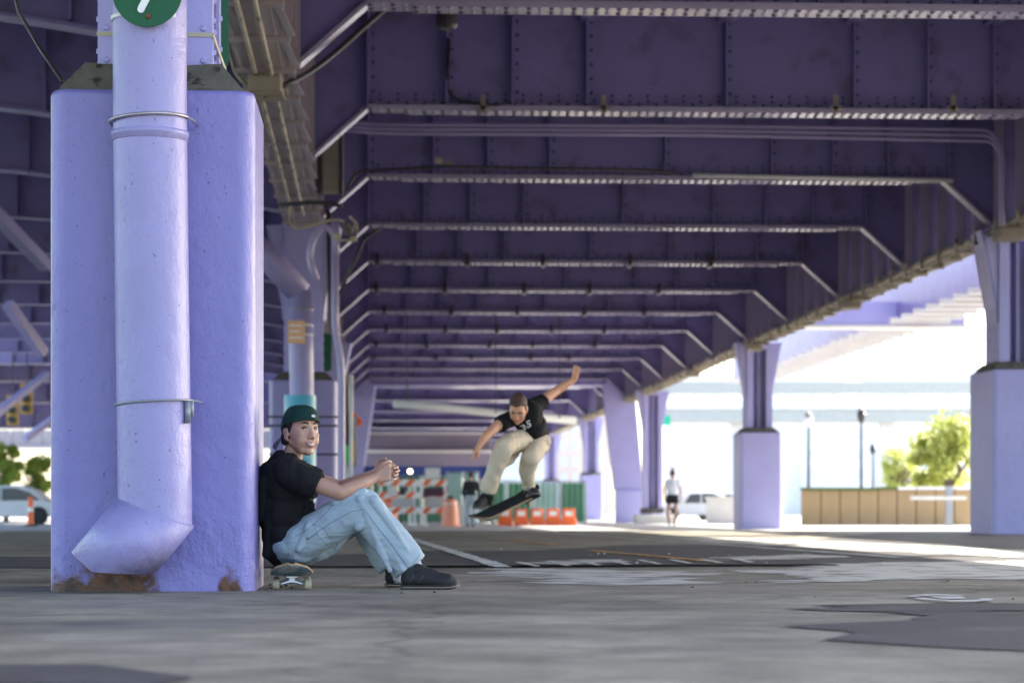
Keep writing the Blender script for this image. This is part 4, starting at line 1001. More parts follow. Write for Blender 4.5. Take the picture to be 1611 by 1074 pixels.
# ------------------------------------------------------------------ people
def remesh(mb, name, mats, parent, voxel, smooth_it=4, fac=.5, post=None, matfn=None, soft=None):
    """union the collected closed shapes into one continuous skin"""
    me = bpy.data.meshes.new('tmp'); me.from_pydata(mb.v, [], mb.f)
    bm = bmesh.new(); bm.from_mesh(me); bmesh.ops.recalc_face_normals(bm, faces=bm.faces[:]); bm.to_mesh(me); bm.free()
    t = bpy.data.objects.new('tmp', me); COL.objects.link(t)
    r = t.modifiers.new('r', 'REMESH'); r.mode = 'VOXEL'; r.voxel_size = voxel; r.adaptivity = 0; r.use_smooth_shade = True
    s = t.modifiers.new('s', 'SMOOTH'); s.factor = fac; s.iterations = smooth_it
    dg = bpy.context.evaluated_depsgraph_get(); dg.update(); ev = t.evaluated_get(dg); m2 = bpy.data.meshes.new_from_object(ev)
    bpy.data.objects.remove(t); m2.name = name
    off = world_loc(parent) if parent else Vector((0,0,0))
    if soft:
        bm = bmesh.new(); bm.from_mesh(m2); hv = [v for v in bm.verts if (v.co-soft[0]).length < soft[1]]
        for _ in range(soft[2]): bmesh.ops.smooth_vert(bm, verts=hv, factor=.5, use_axis_x=True, use_axis_y=True, use_axis_z=True)
        bm.to_mesh(m2); bm.free()
    if post:
        nrm = [v.normal.copy() for v in m2.vertices]
        for v, n_ in zip(m2.vertices, nrm): v.co = post(v.co.copy(), n_)
    for m in mats: m2.materials.append(m)
    if matfn:
        for p in m2.polygons: p.material_index = matfn(p.center, p.normal)
    for v in m2.vertices: v.co -= off
    m2.polygons.foreach_set('use_smooth', [True]*len(m2.polygons)); m2.update()
    o = bpy.data.objects.new(name, m2); COL.objects.link(o)
    if parent: o.parent = parent
    return o
def cap(b, p0, r0, p1, r1, flat0=False, flat1=False, seg=20, sq=1.0):
    """tapered limb piece; sq squashes it sideways (across Y)"""
    p0 = Vector(p0); p1 = Vector(p1); d = (p1-p0); L_ = d.length
    if L_ > 1e-5:
        d.normalize(); a = d.cross(Vector((0,1,0)))
        if a.length < .1: a = d.cross(Vector((1,0,0)))
        a.normalize(); c = d.cross(a).normalized(); vs = []
        for p, r in ((p0, r0), (p1, r1)):
            for j in range(seg):
                th = 2*math.pi*j/seg; vs.append(p + a*math.cos(th)*r + c*math.sin(th)*r*sq)
        b.add(vs, [(j,(j+1)%seg,seg+(j+1)%seg,seg+j) for j in range(seg)] + [list(range(seg))[::-1], [seg+j for j in range(seg)]])
    rot = None
    for p, r, fl in ((p0, r0, flat0), (p1, r1, flat1)):
        if not fl: b.sphere(p, (r*.999, r*.999*(sq if sq != 1 else 1), r*.999), 16, 12)
def chain(b, pts, seg=20, flat_end=False, flat_start=False, sq=1.0):
    for i in range(len(pts)-1):
        (p0, r0), (p1, r1) = pts[i], pts[i+1]
        cap(b, p0, r0, p1, r1, flat0=(flat_start and i == 0), flat1=(flat_end and i == len(pts)-2), seg=seg, sq=sq)
def basis(F_, U_):
    F_ = Vector(F_).normalized(); U_ = Vector(U_); Rr = F_.cross(U_).normalized(); U_ = Rr.cross(F_).normalized()
    return F_, Rr, U_             # forward, the person's right, up
def finger(b, pts, r):
    chain(b, [(p, r*(1-.1*i)) for i, p in enumerate(pts)], seg=10)

def skin_mat(name, col, lip):
    m = mat(name, col, .48, var=.05, vs=14, bump=.08, bs=120); p = m.node_tree.nodes['Principled BSDF']
    p.inputs['Subsurface Weight'].default_value = .12; p.inputs['Subsurface Radius'].default_value = (.02,.008,.004); p.inputs['Subsurface Scale'].default_value = .3
    return m
M['skin'] = skin_mat('warm_skin', (.42,.235,.165), None)
M['mouth'] = mat('mouth_inside', (.07,.02,.018), .5, var=0)
M['lip'] = mat('lip', (.36,.13,.11), .4, var=.05)
M['skin2'] = skin_mat('fair_skin', (.62,.30,.17), None)
M['hair_dark'] = mat('dark_hair', (.012,.009,.008), .55, var=.2, vs=60, bump=.6, bs=200)
M['hair_brown'] = mat('brown_hair', (.065,.03,.014), .6, var=.25, vs=60, bump=.6, bs=200)
M['tee'] = mat('black_cotton', (.0085,.0082,.009), .85, var=.15, vs=6, bump=.25, bs=300, spec=.25)
M['denim'] = mat('light_denim', (.28,.35,.40), .85, var=.10, vs=14, bump=.35, bs=420, spec=.2, col2=(.41,.48,.52), c2s=4, c2t=(.35,.72))
M['denim_seam'] = mat('denim_seam', (.13,.20,.27), .85, var=.1)
M['khaki'] = mat('khaki_cotton', (.60,.49,.35), .85, var=.1, vs=5, bump=.2, bs=200, spec=.2)
M['cap'] = mat('dark_green_cap', (.002,.030,.023), .8, var=.15, vs=8, bump=.3, bs=300, spec=.3)
M['cap_under'] = mat('grey_cap_underside', (.10,.095,.125), .8, var=.1)
M['shoe'] = mat('black_suede', (.010,.009,.010), .7, var=.3, vs=20, bump=.3, bs=200)
M['lace'] = mat('charcoal_lace', (.045,.043,.045), .6, var=.1)
M['sole'] = mat('shoe_sole', (.025,.022,.02), .6, var=.2)
M['sole_line'] = mat('sole_tan', (.20,.16,.12), .6, var=.1)
M['sock'] = mat('grey_sock', (.40,.40,.45), .9, var=.1)
M['teeth'] = mat('teeth', (.60,.55,.50), .25, var=0)
M['eye_white'] = mat('eye_white', (.62,.58,.55), .2, var=0)
M['iris'] = mat('dark_iris', (.012,.007,.005), .1, var=0)
M['nail'] = mat('nail', (.60,.38,.32), .3, var=0)
M['deck_wood'] = mat('board_wood', (.33,.19,.09), .5, var=.2, vs=8)
M['deck_print'] = mat('board_underside', (.10,.17,.20), .4, var=.3, vs=9, col2=(.30,.30,.28), c2s=10, c2t=(.55,.62))
M['grip'] = mat('grip_tape', (.014,.014,.015), .95, var=.3, vs=200)
M['wheel'] = mat('grubby_wheel', (.42,.38,.27), .5, var=.2, vs=20)
M['truck'] = mat('truck_metal', (.42,.42,.43), .3, metal=.9, var=.1)

def fold(v, scale, amp, stretch=(1,1,1)):
    q = Vector((v.x*stretch[0], v.y*stretch[1], v.z*stretch[2]))*scale
    n1 = noise.noise(q + noise.noise_vector(q*.6)*.7)
    return amp*(1-abs(n1)*2.4)

def head(b, C, Fw, Up, k=1.0, smile=True):
    """sculpt a head from overlapping forms; C is the head centre, k scales it"""
    f, r, u = basis(Fw, Up); rot = Matrix((r, f, u)).transposed()
    P = lambda x, y, z: C + (r*x + f*y + u*z)*k
    def S(x, y, z, rx, ry, rz): b.sphere(P(x,y,z), (rx*k, ry*k, rz*k), 24, 18, rot)
    S(0,-.012,.035,.074,.094,.083)             # cranium
    S(0,.024,.000,.0715,.066,.090)              # face block
    S(0,.030,-.046,.060,.058,.060)            # jaw mass
    S(0,.046,-.085,.033,.036,.030)             # lower jaw
    S(0,.066,-.100,.021,.020,.017)             # chin
    for s in (-1,1):
        cap(b, P(s*.040,.000,-.048), .026*k, P(s*.020,.046,-.088), .024*k); S(s*.034,.036,-.064,.026,.034,.030)   # jaw line
        S(s*.040,.054,-.020,.024,.028,.022)    # cheekbone
        cap(b, P(s*.012,.078,.031), .011*k, P(s*.044,.066,.031), .011*k)      # brow ridge
        S(s*.031,.066,.008,.018,.018,.016)     # eye socket fill
        S(s*.075,-.014,-.014,.009,.018,.031); S(s*.079,-.022,.000,.007,.012,.018); S(s*.074,-.008,-.038,.007,.009,.011)
        S(s*.012,.092,-.034,.0085,.009,.007)   # nostril wing
        S(s*.034,.050,-.042,.030,.032,.038)    # full cheek
        S(s*.026,.064,-.045,.021,.020,.024)    # smile cheek
    cap(b, P(0,.079,.020), .0095*k, P(0,.097,-.022), .0125*k)                  # nose
    S(0,.099,-.026,.0135,.012,.0105)
    S(0,.070,-.062,.031,.019,.024)             # muzzle
    return P, f, r, u, rot
def sculpt_head(v, n_, P, f, r, u, C, k):
    d = v-C; x, y, z = d.dot(r)/k, d.dot(f)/k, d.dot(u)/k
    for s in (-1,1):
        e = math.exp(-(((y+.017)/.008)**2 + ((z+.010)/.013)**2)); v = v - r*(s*.0055*k*e) if s*x > .068 else v
    if y > .02 and abs(x) < .07 and -.12 < z < .1:
        for s in (-1,1):
            e = math.exp(-(((x-s*.031)/.017)**2 + ((z-.012)/.0085)**2)); v = v - f*(.010*k*e)
            e = math.exp(-(((x-s*.006)/.004)**2 + ((z+.043)/.004)**2)); v = v - f*(.004*k*e)
        e = math.exp(-((x/.024)**2 + ((z+.0655+.16*0)/.0035)**2)); v = v - f*(.004*k*e)          # lip parting
        e = math.exp(-((x/.022)**2 + ((z+.058)/.004)**2)) + math.exp(-((x/.019)**2 + ((z+.077)/.0045)**2)); v = v + f*(.0028*k*e)
        e = math.exp(-((x/.022)**2 + ((z+.086)/.004)**2)); v = v - f*(.003*k*e)
    return v
def face_parts(parent, P, f, r, u, rot, k, smile=True, hair=None, gaze=0.0):
    for s in (-1,1):
        e = MB(); e.sphere(P(s*.031,.0655,.0105), .0118*k, 18, 14); eo = e.build('eye', M['eye_white'], parent, smooth=True)
        e = MB(); gx = s*.031+gaze; c = P(gx,.0765,.0105); e.lathe(c-f*.0016*k, [(.0062*k,0),(.0058*k,.0018*k),(.003*k,.0028*k)], 16, f); e.build('iris', M['iris'], eo, smooth=True)
        e = MB(); e.tube([P(s*.017,.0755,.0105), P(s*.024,.0795,.0150), P(s*.033,.0795,.0165), P(s*.046,.0715,.0115)], [.0016*k,.0030*k,.0032*k,.0018*k], 6); e.build('eyelash', M['hair_dark'], parent, smooth=True)
        e = MB(); e.tube([P(s*.013,.087,.032), P(s*.025,.089,.0375), P(s*.038,.0835,.0385), P(s*.050,.072,.031)], [.0030*k,.0044*k,.0040*k,.0018*k], 6); e.build('eyebrow', hair or M['hair_dark'], parent, smooth=True)
    if smile:
        e = MB(); n = 10; top = []; bot = []
        for i in range(n+1):
            t = -1+2*i/n; x = .0285*t; y = .0945-.015*t*t; top.append(P(x, y, -.0600+.0105*t*t)); bot.append(P(x, y-.001, -.0600+.0105*t*t-.0140*(1-t*t)))
        vs = top+bot; fs = [(i, i+1, n+2+i, n+1+i) for i in range(n)]
        e.add(vs, fs); t_ = e.build('teeth', M['teeth'], parent, smooth=True); t_.modifiers.new('s','SOLIDIFY').thickness = .003
        for s in (-1,1):
            e = MB(); e.sphere(P(s*.0285,.0795,-.0497), .0035*k, 10, 8); e.build('mouth_corner', M['mouth'], parent, smooth=True)
        e = MB(); e.tube([p + u*.0016*k for p in bot][1:-1], .0016*k, 6); e.build('mouth_shadow', M['mouth'], parent, smooth=True)
        for nm, pts in (('lip', top), ('lip', bot)):
            e = MB(); g = [p + f*.0005*k + u*(.0012 if pts is top else -.0020)*k for p in pts]; e.tube(g, [(.0010+.0020*math.sin(math.pi*i/n))*k for i in range(n+1)], 8); e.build(nm, M['lip'], parent, smooth=True)
        for i in range(-3,4):
            pass

# ---- the seated young man.  S() types positions from the survey crop (1 unit = 1.1475 mm at 12 m)
def S(cx, cy, d=12.0): return at(380+cx*.35382, 560+cy*.35382, d)
yo = empty('person', (S(215,900).x, 12.0, 0), 'seated young man in black t-shirt, light jeans and backward green cap against big pier', 'person')
NEAR, FAR = 11.83, 12.16
HC = S(264,337,11.97); HF = Vector((.62,-.78,.04)); HU = Vector((.03,.0,1))
b = MB()
KH = 1.06; hp = head(b, HC, HF, HU, KH)
P_, f_, r_, u_, rot_ = hp
chain(b, [(S(232,420,11.99), .050), (S(222,475,12.0), .052), (S(215,520,12.0), .060)])
# trunk under the shirt
chain(b, [(S(200,560,12.0), .095), (S(190,680,12.0), .10), (S(200,810,12.0), .075)])
cap(b, S(215,520,NEAR+.05), .045, S(215,520,FAR-.05), .045)
# arms
RW = S(600,537,11.90); LW = S(598,520,12.01)
chain(b, [(S(235,520,NEAR), .050), (S(335,570,11.79), .044), (S(440,608,11.78), .038), (S(470,596,11.795), .039), (S(540,565,11.84), .033), (RW, .0245)])
chain(b, [(S(235,520,FAR), .050), (S(340,555,12.19), .042), (S(440,585,12.18), .037), (S(520,555,12.10), .033), (LW, .0245)])
# near (right) hand: back of the hand faces the viewer
for i in range(5):
    t = i/4; cap(b, RW+Vector((.004,0,-.012+.024*t)), .0185, S(652+2*math.sin(t*3), 545-t*62, 11.895), .0135)
for i in range(4):
    K = S(656-3*abs(i-1.3), 487+i*17.5, 11.90); pip = K+Vector((.026-.002*i,.012,.004)); dp_ = pip+Vector((-.004,.030,.002)); tp = dp_+Vector((-.018,.012,-.001))
    finger(b, [K, pip, dp_, tp], .0088 if i < 3 else .0078)
finger(b, [S(612,505,11.90), S(630,478,11.905), S(652,466,11.93), S(664,470,11.955)], .0105)
# far (left) hand: its fingers come round to the viewer's side between the right ones
for i in range(5):
    t = i/4; cap(b, LW+Vector((.0,0,-.010+.022*t)), .0185, S(650, 530-t*60, 12.0), .0135)
tips = []
for i in range(4):
    K = S(662, 478+i*17, 11.995); pip = S(699-abs(i-1)*6, 492+i*15.5, 11.968); dp_ = S(697-abs(i-1)*5, 494+i*16, 11.925); tp = S(684-abs(i-1)*5, 498+i*16.5, 11.897)
    finger(b, [K, pip, dp_, tp], .0086 if i < 3 else .0076); tips.append((tp, dp_))
finger(b, [S(600,500,12.0), S(608,470,11.985), S(624,458,11.965), S(640,455,11.945)], .0105)
# legs under the jeans and ankles
for dd, kx, ky, ax_, ay, hx in ((11.86,545,660,765,950,230),(12.12,520,675,680,960,240)):
    chain(b, [(S(hx,850,dd), .050), (S(kx,ky,dd), .050), (S(ax_-55,ay-90,dd), .048), (S(ax_,ay,dd), .034), (S(ax_+8,ay+40,dd), .034)])
def post(v, n_):
    return sculpt_head(v, n_, P_, f_, r_, u_, HC, KH)
def mf(c, n_):
    d = (c-HC)/KH; x, y, z = d.dot(r_), d.dot(f_), d.dot(u_)
    if y > .06 and (x/.026)**2 + ((z+.0675)/.0115)**2 < 1: return 1
    return 0
remesh(b, 'body', [M['skin'], M['lip']], yo, .0030, 3, .5, post, mf, (HC, .135, 9))
for (tp, dp_) in tips:
    e = MB(); dr = (tp-dp_).normalized(); up_ = Vector((0,-1,0)); e.sphere(tp + dr*.001 + Vector((.002,-.0068,.001)), (.0055,.0022,.0045), 10, 8); e.build('fingernail', M['nail'], yo, smooth=True)
face_parts(yo, P_, f_, r_, u_, rot_, KH, True, gaze=.0035)
# hair showing below the cap
b = MB()
def HS(b, x,y,z,rx,ry,rz): b.sphere(P_(x,y,z), (rx*KH,ry*KH,rz*KH), 20, 14, rot_)
HS(b, 0,-.030,.020,.078,.082,.080); HS(b, 0,-.052,-.028,.062,.050,.045)
for s in (-1,1): HS(b, s*.0665,.012,.026,.0075,.016,.026); HS(b, s*.0695,.004,.004,.005,.006,.018); HS(b, s*.058,-.048,-.03,.02,.03,.035)
remesh(b, 'hair', [M['hair_dark']], yo, .004, 2, .5, lambda v, n_: v + n_*.0015*math.sin(v.x*900+v.z*700))
# cap, worn backwards
b = MB(); seg = 36; rg = 12; vs = []
for i in range(rg+1):
    ph = (math.pi/2)*i/rg
    for j in range(seg):
        th = 2*math.pi*j/seg; cx_, sy_ = math.cos(th), math.sin(th)
        rr = math.cos(ph)**.62 if i < rg else 0
        zz = math.sin(ph)
        x = cx_*rr*.0875; y = sy_*rr*.104 - .006; base = .030 + .020*sy_ + (.0 if sy_ > 0 else .016*sy_)
        z = base + (.128-base)*zz
        wob = .0012*math.sin(th*3)
        vs.append(P_(x*(1+wob*8), y, z))
fs = [(i*seg+j, i*seg+(j+1)%seg, (i+1)*seg+(j+1)%seg, (i+1)*seg+j) for i in range(rg) for j in range(seg)]
b.add(vs, fs); co = b.build('cap', M['cap'], yo, smooth=True); co.modifiers.new('s','SOLIDIFY').thickness = .003; sb = co.modifiers.new('ss','SUBSURF'); sb.levels = 1; sb.render_levels = 1
b = MB(); b.lathe(P_(0,-.006,.127), [(.009,-.002),(.007,.003),(.002,.005)], 12, u_); b.build('button', M['cap'], co, smooth=True)
for k in range(6):
    b = MB(); th0 = math.pi/6+k*math.pi/3; pts = []
    for i in range(rg+1):
        ph = (math.pi/2)*i/rg*.98; rr = math.cos(ph)**.62; sy_ = math.sin(th0); base = .030 + .020*sy_ + (.0 if sy_ > 0 else .016*sy_)
        pts.append(P_(math.cos(th0)*rr*.0895, sy_*rr*.106-.006, base+(.1295-base)*math.sin(ph)))
    b.tube(pts, .0011, 5); b.build('seam', M['cap'], co, smooth=True)
# bill behind the head
b = MB(); vs = []; n = 12
for layer in (0, .003):
    for i in range(n+1):
        t = -1+2*i/n; vs.append(P_(t*.074, -.062-.036*math.sqrt(max(0,1-t*t)), .002 - .040*t*t + layer))
    for i in range(n+1):
        t = -1+2*i/n; vs.append(P_(t*.092, -.080-.085*math.sqrt(max(0,1-abs(t)**2.6)), -.030 -.058*t*t + layer))
m1 = n+1
fs = [(i,i+1,m1+i+1,m1+i) for i in range(n)] + [(2*m1+i,3*m1+i,3*m1+i+1,2*m1+i+1) for i in range(n)] + [(m1+i,m1+i+1,3*m1+i+1,3*m1+i) for i in range(n)]
b.add(vs, fs); b.build('cap_bill', M['cap_under'], co, smooth=True)
# small emblem on the cap
e = MB(); cE = P_(.020-.012,.1015,.066); 
def capsurf(x, z):
    base = .060; 
    return None
th_ = math.radians(84); 
ec = P_(-.006,.1005,.070); ex = (r_*1 + f_*-.02).normalized(); ez = (u_ - f_*.35).normalized(); en = ex.cross(ez); en = en if en.dot(f_) > 0 else -en
def plate(name, m, x0, x1, z0, z1, off, par): 
    e = MB(); c = ec + ex*(x0+x1)/2 + ez*(z0+z1)/2 + en*off; e.obox(c, ex*(x1-x0)/2, en*.0008, ez*(z1-z0)/2); return e.build(name, m, par, bevel=.0006)
emb = plate('emblem', M['white'], -.0115,.0115,-.0065,.0065,.0012, co)
plate('emblem_left', M['cap'], -.0100,-.0010,-.0050,.0050,.0022, emb)
plate('emblem_figure', M['white'], -.0050,.0015,-.0035,.0030,.0028, emb)
plate('emblem_right', M['eye_white'], .0025,.0100,-.0050,.0050,.0022, emb)

# t-shirt
b = MB(); rotT = Matrix.Rotation(R(-6), 3, 'Y')
b.sphere(S(192,585,12.0), (.135,.185,.155), 28, 20)
b.sphere(S(188,690,12.0), (.128,.175,.165), 28, 20)
b.sphere(S(190,785,12.0), (.112,.165,.125), 28, 20)
b.sphere(S(160,860,12.0), (.062,.14,.088), 24, 16, Matrix.Rotation(R(-18),3,'Y'))
b.sphere(S(240,730,12.0), (.092,.16,.085), 24, 16); b.sphere(S(252,655,12.0), (.075,.15,.11), 24, 16); cap(b, S(225,500,11.9), .05, S(262,600,11.9), .06)
cap(b, S(205,500,11.87), .068, S(205,500,12.13), .068)
cap(b, S(172,447,11.96), .030, S(172,447,12.04), .030); cap(b, S(172,450,12.0), .032, S(115,530,12.0), .055); cap(b, S(215,470,11.93), .045, S(215,470,12.07), .045)
chain(b, [(S(222,520,NEAR), .080), (S(285,556,11.80), .074), (S(341,580,11.79), .066)], flat_end=True)
chain(b, [(S(222,515,FAR), .078), (S(300,545,12.19), .068), (S(345,560,12.19), .062)], flat_end=True)
# drape folds modelled as soft ridges
for (a0, a1, ra) in [((250,590),(320,700),.030),((100,560),(90,720),.028),((130,650),(110,880),.026),((290,620),(210,760),.024),((310,660),(250,770),.020)]:
    cap(b, S(*a0,11.87), ra, S(*a1,11.885), ra*.7)
def tee_post(v, n_):
    a = fold(v, 9, .0055, (1.0,1.2,.55)) + fold(v+Vector((3,1,2)), 17, .0028, (1.3,1,.5))
    return v + n_*a
tee = remesh(b, 't_shirt', [M['tee']], yo, .0055, 7, .5, tee_post)
b = MB(); pts = [S(232+52*math.cos(t*math.pi/9)*.95, 458+16*math.cos(t*math.pi/9)*.9, 11.995+.062*math.sin(t*math.pi/9)) for t in range(19)]
b.tube(pts, .010, 8); b.build('collar', M['tee'], tee, smooth=True)
b = MB(); hc = S(343,581,11.79); hd = (S(341,580,11.79)-S(285,556,11.80)).normalized(); b.lathe(hc-hd*.02, [(.0665,-.002),(.0672,.0),(.0672,.019),(.0645,.021),(.060,.020)], 28, hd); b.build('sleeve_hem', M['tee'], tee, smooth=True)

# jeans
b = MB()
b.sphere(S(222,850,12.0), (.118,.185,.088), 28, 20)
b.sphere(S(270,800,12.0), (.085,.165,.075), 28, 20)
chain(b, [(S(250,835,11.90), .098), (S(400,742,11.86), .098), (S(500,692,11.85), .094), (S(548,668,11.85), .086)], seg=28)
chain(b, [(S(548,672,11.85), .086), (S(600,745,11.85), .092), (S(680,842,11.85), .094), (S(752,934,11.85), .090)], seg=28, flat_end=True)
chain(b, [(S(262,850,12.11), .098), (S(400,770,12.12), .092), (S(500,715,12.13), .086), (S(525,690,12.13), .078)], seg=28)
chain(b, [(S(522,690,12.13), .078), (S(575,790,12.12), .076), (S(630,880,12.11), .074), (S(664,926,12.10), .072)], seg=28, flat_end=True)
chain(b, [(S(330,870,11.99), .05), (S(400,845,12.02), .04), (S(460,790,12.05), .03)], seg=16)
for (a0, a1, ra, dd) in [((420,655),(545,600),.022,11.80),((530,640),(640,900),.020,11.775),((590,640),(735,860),.022,11.775),((480,640),(300,800),.022,11.79),((520,760),(560,700),.020,11.78),((300,760),(255,860),.022,11.80),((350,720),(290,740),.024,11.85),
                         ((610,850),(660,950),.016,11.78),((650,820),(720,950),.014,11.77)]:
    cap(b, S(*a0,dd), ra, S(*a1,dd), ra*.6)
KN = S(545,665,11.85)
def jean_post(v, n_):
    d = (v-KN); 
    a = fold(v, 6, .0042, (1.0,1.0,.8)) + fold(v+Vector((5,2,1)), 16, .0026, (.6,1,1.9))
    r1 = d.length
    a += .0030*math.sin(r1*70 + 2.5*noise.noise(v*9))*math.exp(-(r1/.15)**2)
    hp_ = (v-S(300,790,11.85)).length
    a += .0035*math.sin(hp_*85 + 3*noise.noise(v*8))*math.exp(-(hp_/.14)**2)
    hm = (v-S(745,930,11.85)).length
    a += .0022*math.sin((v.x+v.z)*95 + 3*noise.noise(v*10))*math.exp(-(hm/.13)**2)
    return v + n_*a
jn_ = remesh(b, 'jeans', [M['denim']], yo, .005, 3, .5, jean_post)
# seams, pocket and hem follow the cloth by shooting onto the mesh
from mathutils.bvhtree import BVHTree
def surf_line(o, pts, r, name, m, par, depth=11.2, lift=.0008, closed=False):
    off = world_loc(o); bvh = BVHTree.FromPolygons([v.co+off for v in o.data.vertices], [p.vertices[:] for p in o.data.polygons])
    dense = []
    for i in range(len(pts)-1):
        for k in range(8): dense.append((pts[i][0]+(pts[i+1][0]-pts[i][0])*k/8, pts[i][1]+(pts[i+1][1]-pts[i][1])*k/8))
    dense.append(pts[-1]); out = []
    for q in dense:
        t = S(q[0], q[1], 11.95); hit, n_, _, _ = bvh.ray_cast(Vector((t.x, depth, t.z)), Vector((0,1,0)))
        if hit: out.append(hit + n_*lift)
    if len(out) > 1:
        e = MB(); e.tube(out, r, 6); return e.build(name, m, par, smooth=True)
M['thread'] = mat('pale_thread', (.42,.56,.62), .8, var=0)
surf_line(jn_, [(300,815),(400,745),(500,690),(555,680),(600,740),(680,840),(748,935)], .0016, 'side_seam', M['denim_seam'], jn_)
surf_line(jn_, [(530,655),(590,725),(660,810),(735,905)], .0009, 'stitching', M['thread'], jn_)
surf_line(jn_, [(538,648),(598,718),(668,803),(743,898)], .0009, 'stitching', M['thread'], jn_)
surf_line(jn_, [(335,745),(350,790),(410,860),(425,835),(375,760),(335,745)], .0013, 'pocket_edge', M['denim_seam'], jn_)
surf_line(jn_, [(250,800),(300,775),(395,690),(420,650)], .0014, 'pocket_edge', M['denim_seam'], jn_)
surf_line(jn_, [(235,870),(245,905),(305,915)], .0013, 'pocket_edge', M['denim_seam'], jn_)
surf_line(jn_, [(693,972),(722,962),(760,930),(800,880)], .0014, 'hem_stitch', M['denim_seam'], jn_)
# shoes
def shoe(tx, ty, dd, L_, toe_yaw, parent, lab=None, roll=0.0, m_up=None):
    """low skate shoe; heel bottom at (tx,dd,ty)"""
    h = Vector((tx, dd, ty)); fx = Vector((math.cos(toe_yaw), math.sin(toe_yaw), roll)).normalized(); sx = fx.cross(Vector((0,0,1))).normalized(); ux = sx.cross(fx)
    Q = lambda a, s, z: h + fx*a*L_ + sx*s + ux*z
    root = None
    out = [(.0,.030),(.05,.038),(.15,.041),(.3,.040),(.45,.041),(.6,.048),(.75,.051),(.88,.046),(.96,.032),(1.0,.012)]
    def ring(z, g=0, lo=0): return [Q(a, w+g, z + (.012*max(0,(a-.85))/.15 if True else 0)*.8) for a, w in out] + [Q(a, -w-g, z + .012*max(0,(a-.85))/.15*.8) for a, w in out[::-1]]
    e = MB(); r0, r1 = ring(0,-.003), ring(.022,.002); n = len(r0)
    e.add(r0+r1, [(i,(i+1)%n,n+(i+1)%n,n+i) for i in range(n)] + [list(range(n))[::-1], [n+i for i in range(n)]]); sl_ = e.build('sole', M['sole'], parent, smooth=False)
    e = MB(); rr_ = ring(.010,.0008); e.tube(rr_+[rr_[0]], .0036, 6); e.build('sole_line', M['sole_line'], sl_, smooth=True)
    e = MB()
    chain(e, [(Q(.13,0,.050),.040),(Q(.15,0,.100),.040)], seg=18)
    chain(e, [(Q(.13,0,.050),.041),(Q(.40,0,.052),.043),(Q(.62,0,.042),.046),(Q(.80,0,.034),.046),(Q(.875,0,.028),.036)], seg=18)
    chain(e, [(Q(.28,0,.095),.036),(Q(.46,0,.072),.038),(Q(.60,0,.055),.038)], seg=18)     # tongue
    up = remesh(e, 'upper', [m_up or M['shoe']], parent, .0045, 3, .5, lambda v, n_: Vector((v.x, v.y, v.z)) if (v-h).dot(ux) > .014 else v - ux*((v-h).dot(ux)-.014))
    for k in range(5):
        a = .38+.065*k; e = MB(); z = .112-.0125*k; e.tube([Q(a,.030,z-.014),Q(a+.015,.014,z+.004),Q(a+.03,0,z+.007),Q(a+.015,-.014,z+.004),Q(a,-.030,z-.014)], .0028, 6); e.build('lace', M['lace'], up, smooth=True)
    e = MB(); e.tube([Q(.30,.041,.03),Q(.36,.041,.055),Q(.40,.038,.072)], .004, 6); e.tube([Q(.14,.040,.03),Q(.20,.041,.055),Q(.24,.037,.08)], .004, 6); e.build('side_panel', M['lace'], up, smooth=True)
    return up
sh = empty('x', (0,0,0), None, None); bpy.data.objects.remove(sh)
def shoe_group(par, *a, **k):
    g_ = bpy.data.objects.new('shoe', None); COL.objects.link(g_); g_.parent = par; g_.location = Vector((a[0], a[2], a[1])) - world_loc(par) if False else Vector((0,0,0))
    return shoe(a[0], a[1], a[2], a[3], a[4], g_, **k)
def shoe_part(par, tx, tz, dd, L_, yaw, roll=0.0, m_up=None):
    up = shoe(tx, tz, dd, L_, yaw, par, roll=roll, m_up=m_up); return up
a0 = S(712,1024,11.86); shoe_part(yo, a0.x, .0, 11.80, .290, R(-3))
a1 = S(640,1012,12.1); shoe_part(yo, a1.x, .0, 12.10, .285, R(14))
for (cx_, cy_, dd) in ((775,935,11.82),(690,945,12.1)):
    b = MB(); cap(b, S(cx_-15,cy_-25,dd), .040, S(cx_+5,cy_+35,dd), .040, flat0=True); b.build('sock', M['sock'], yo, smooth=True)

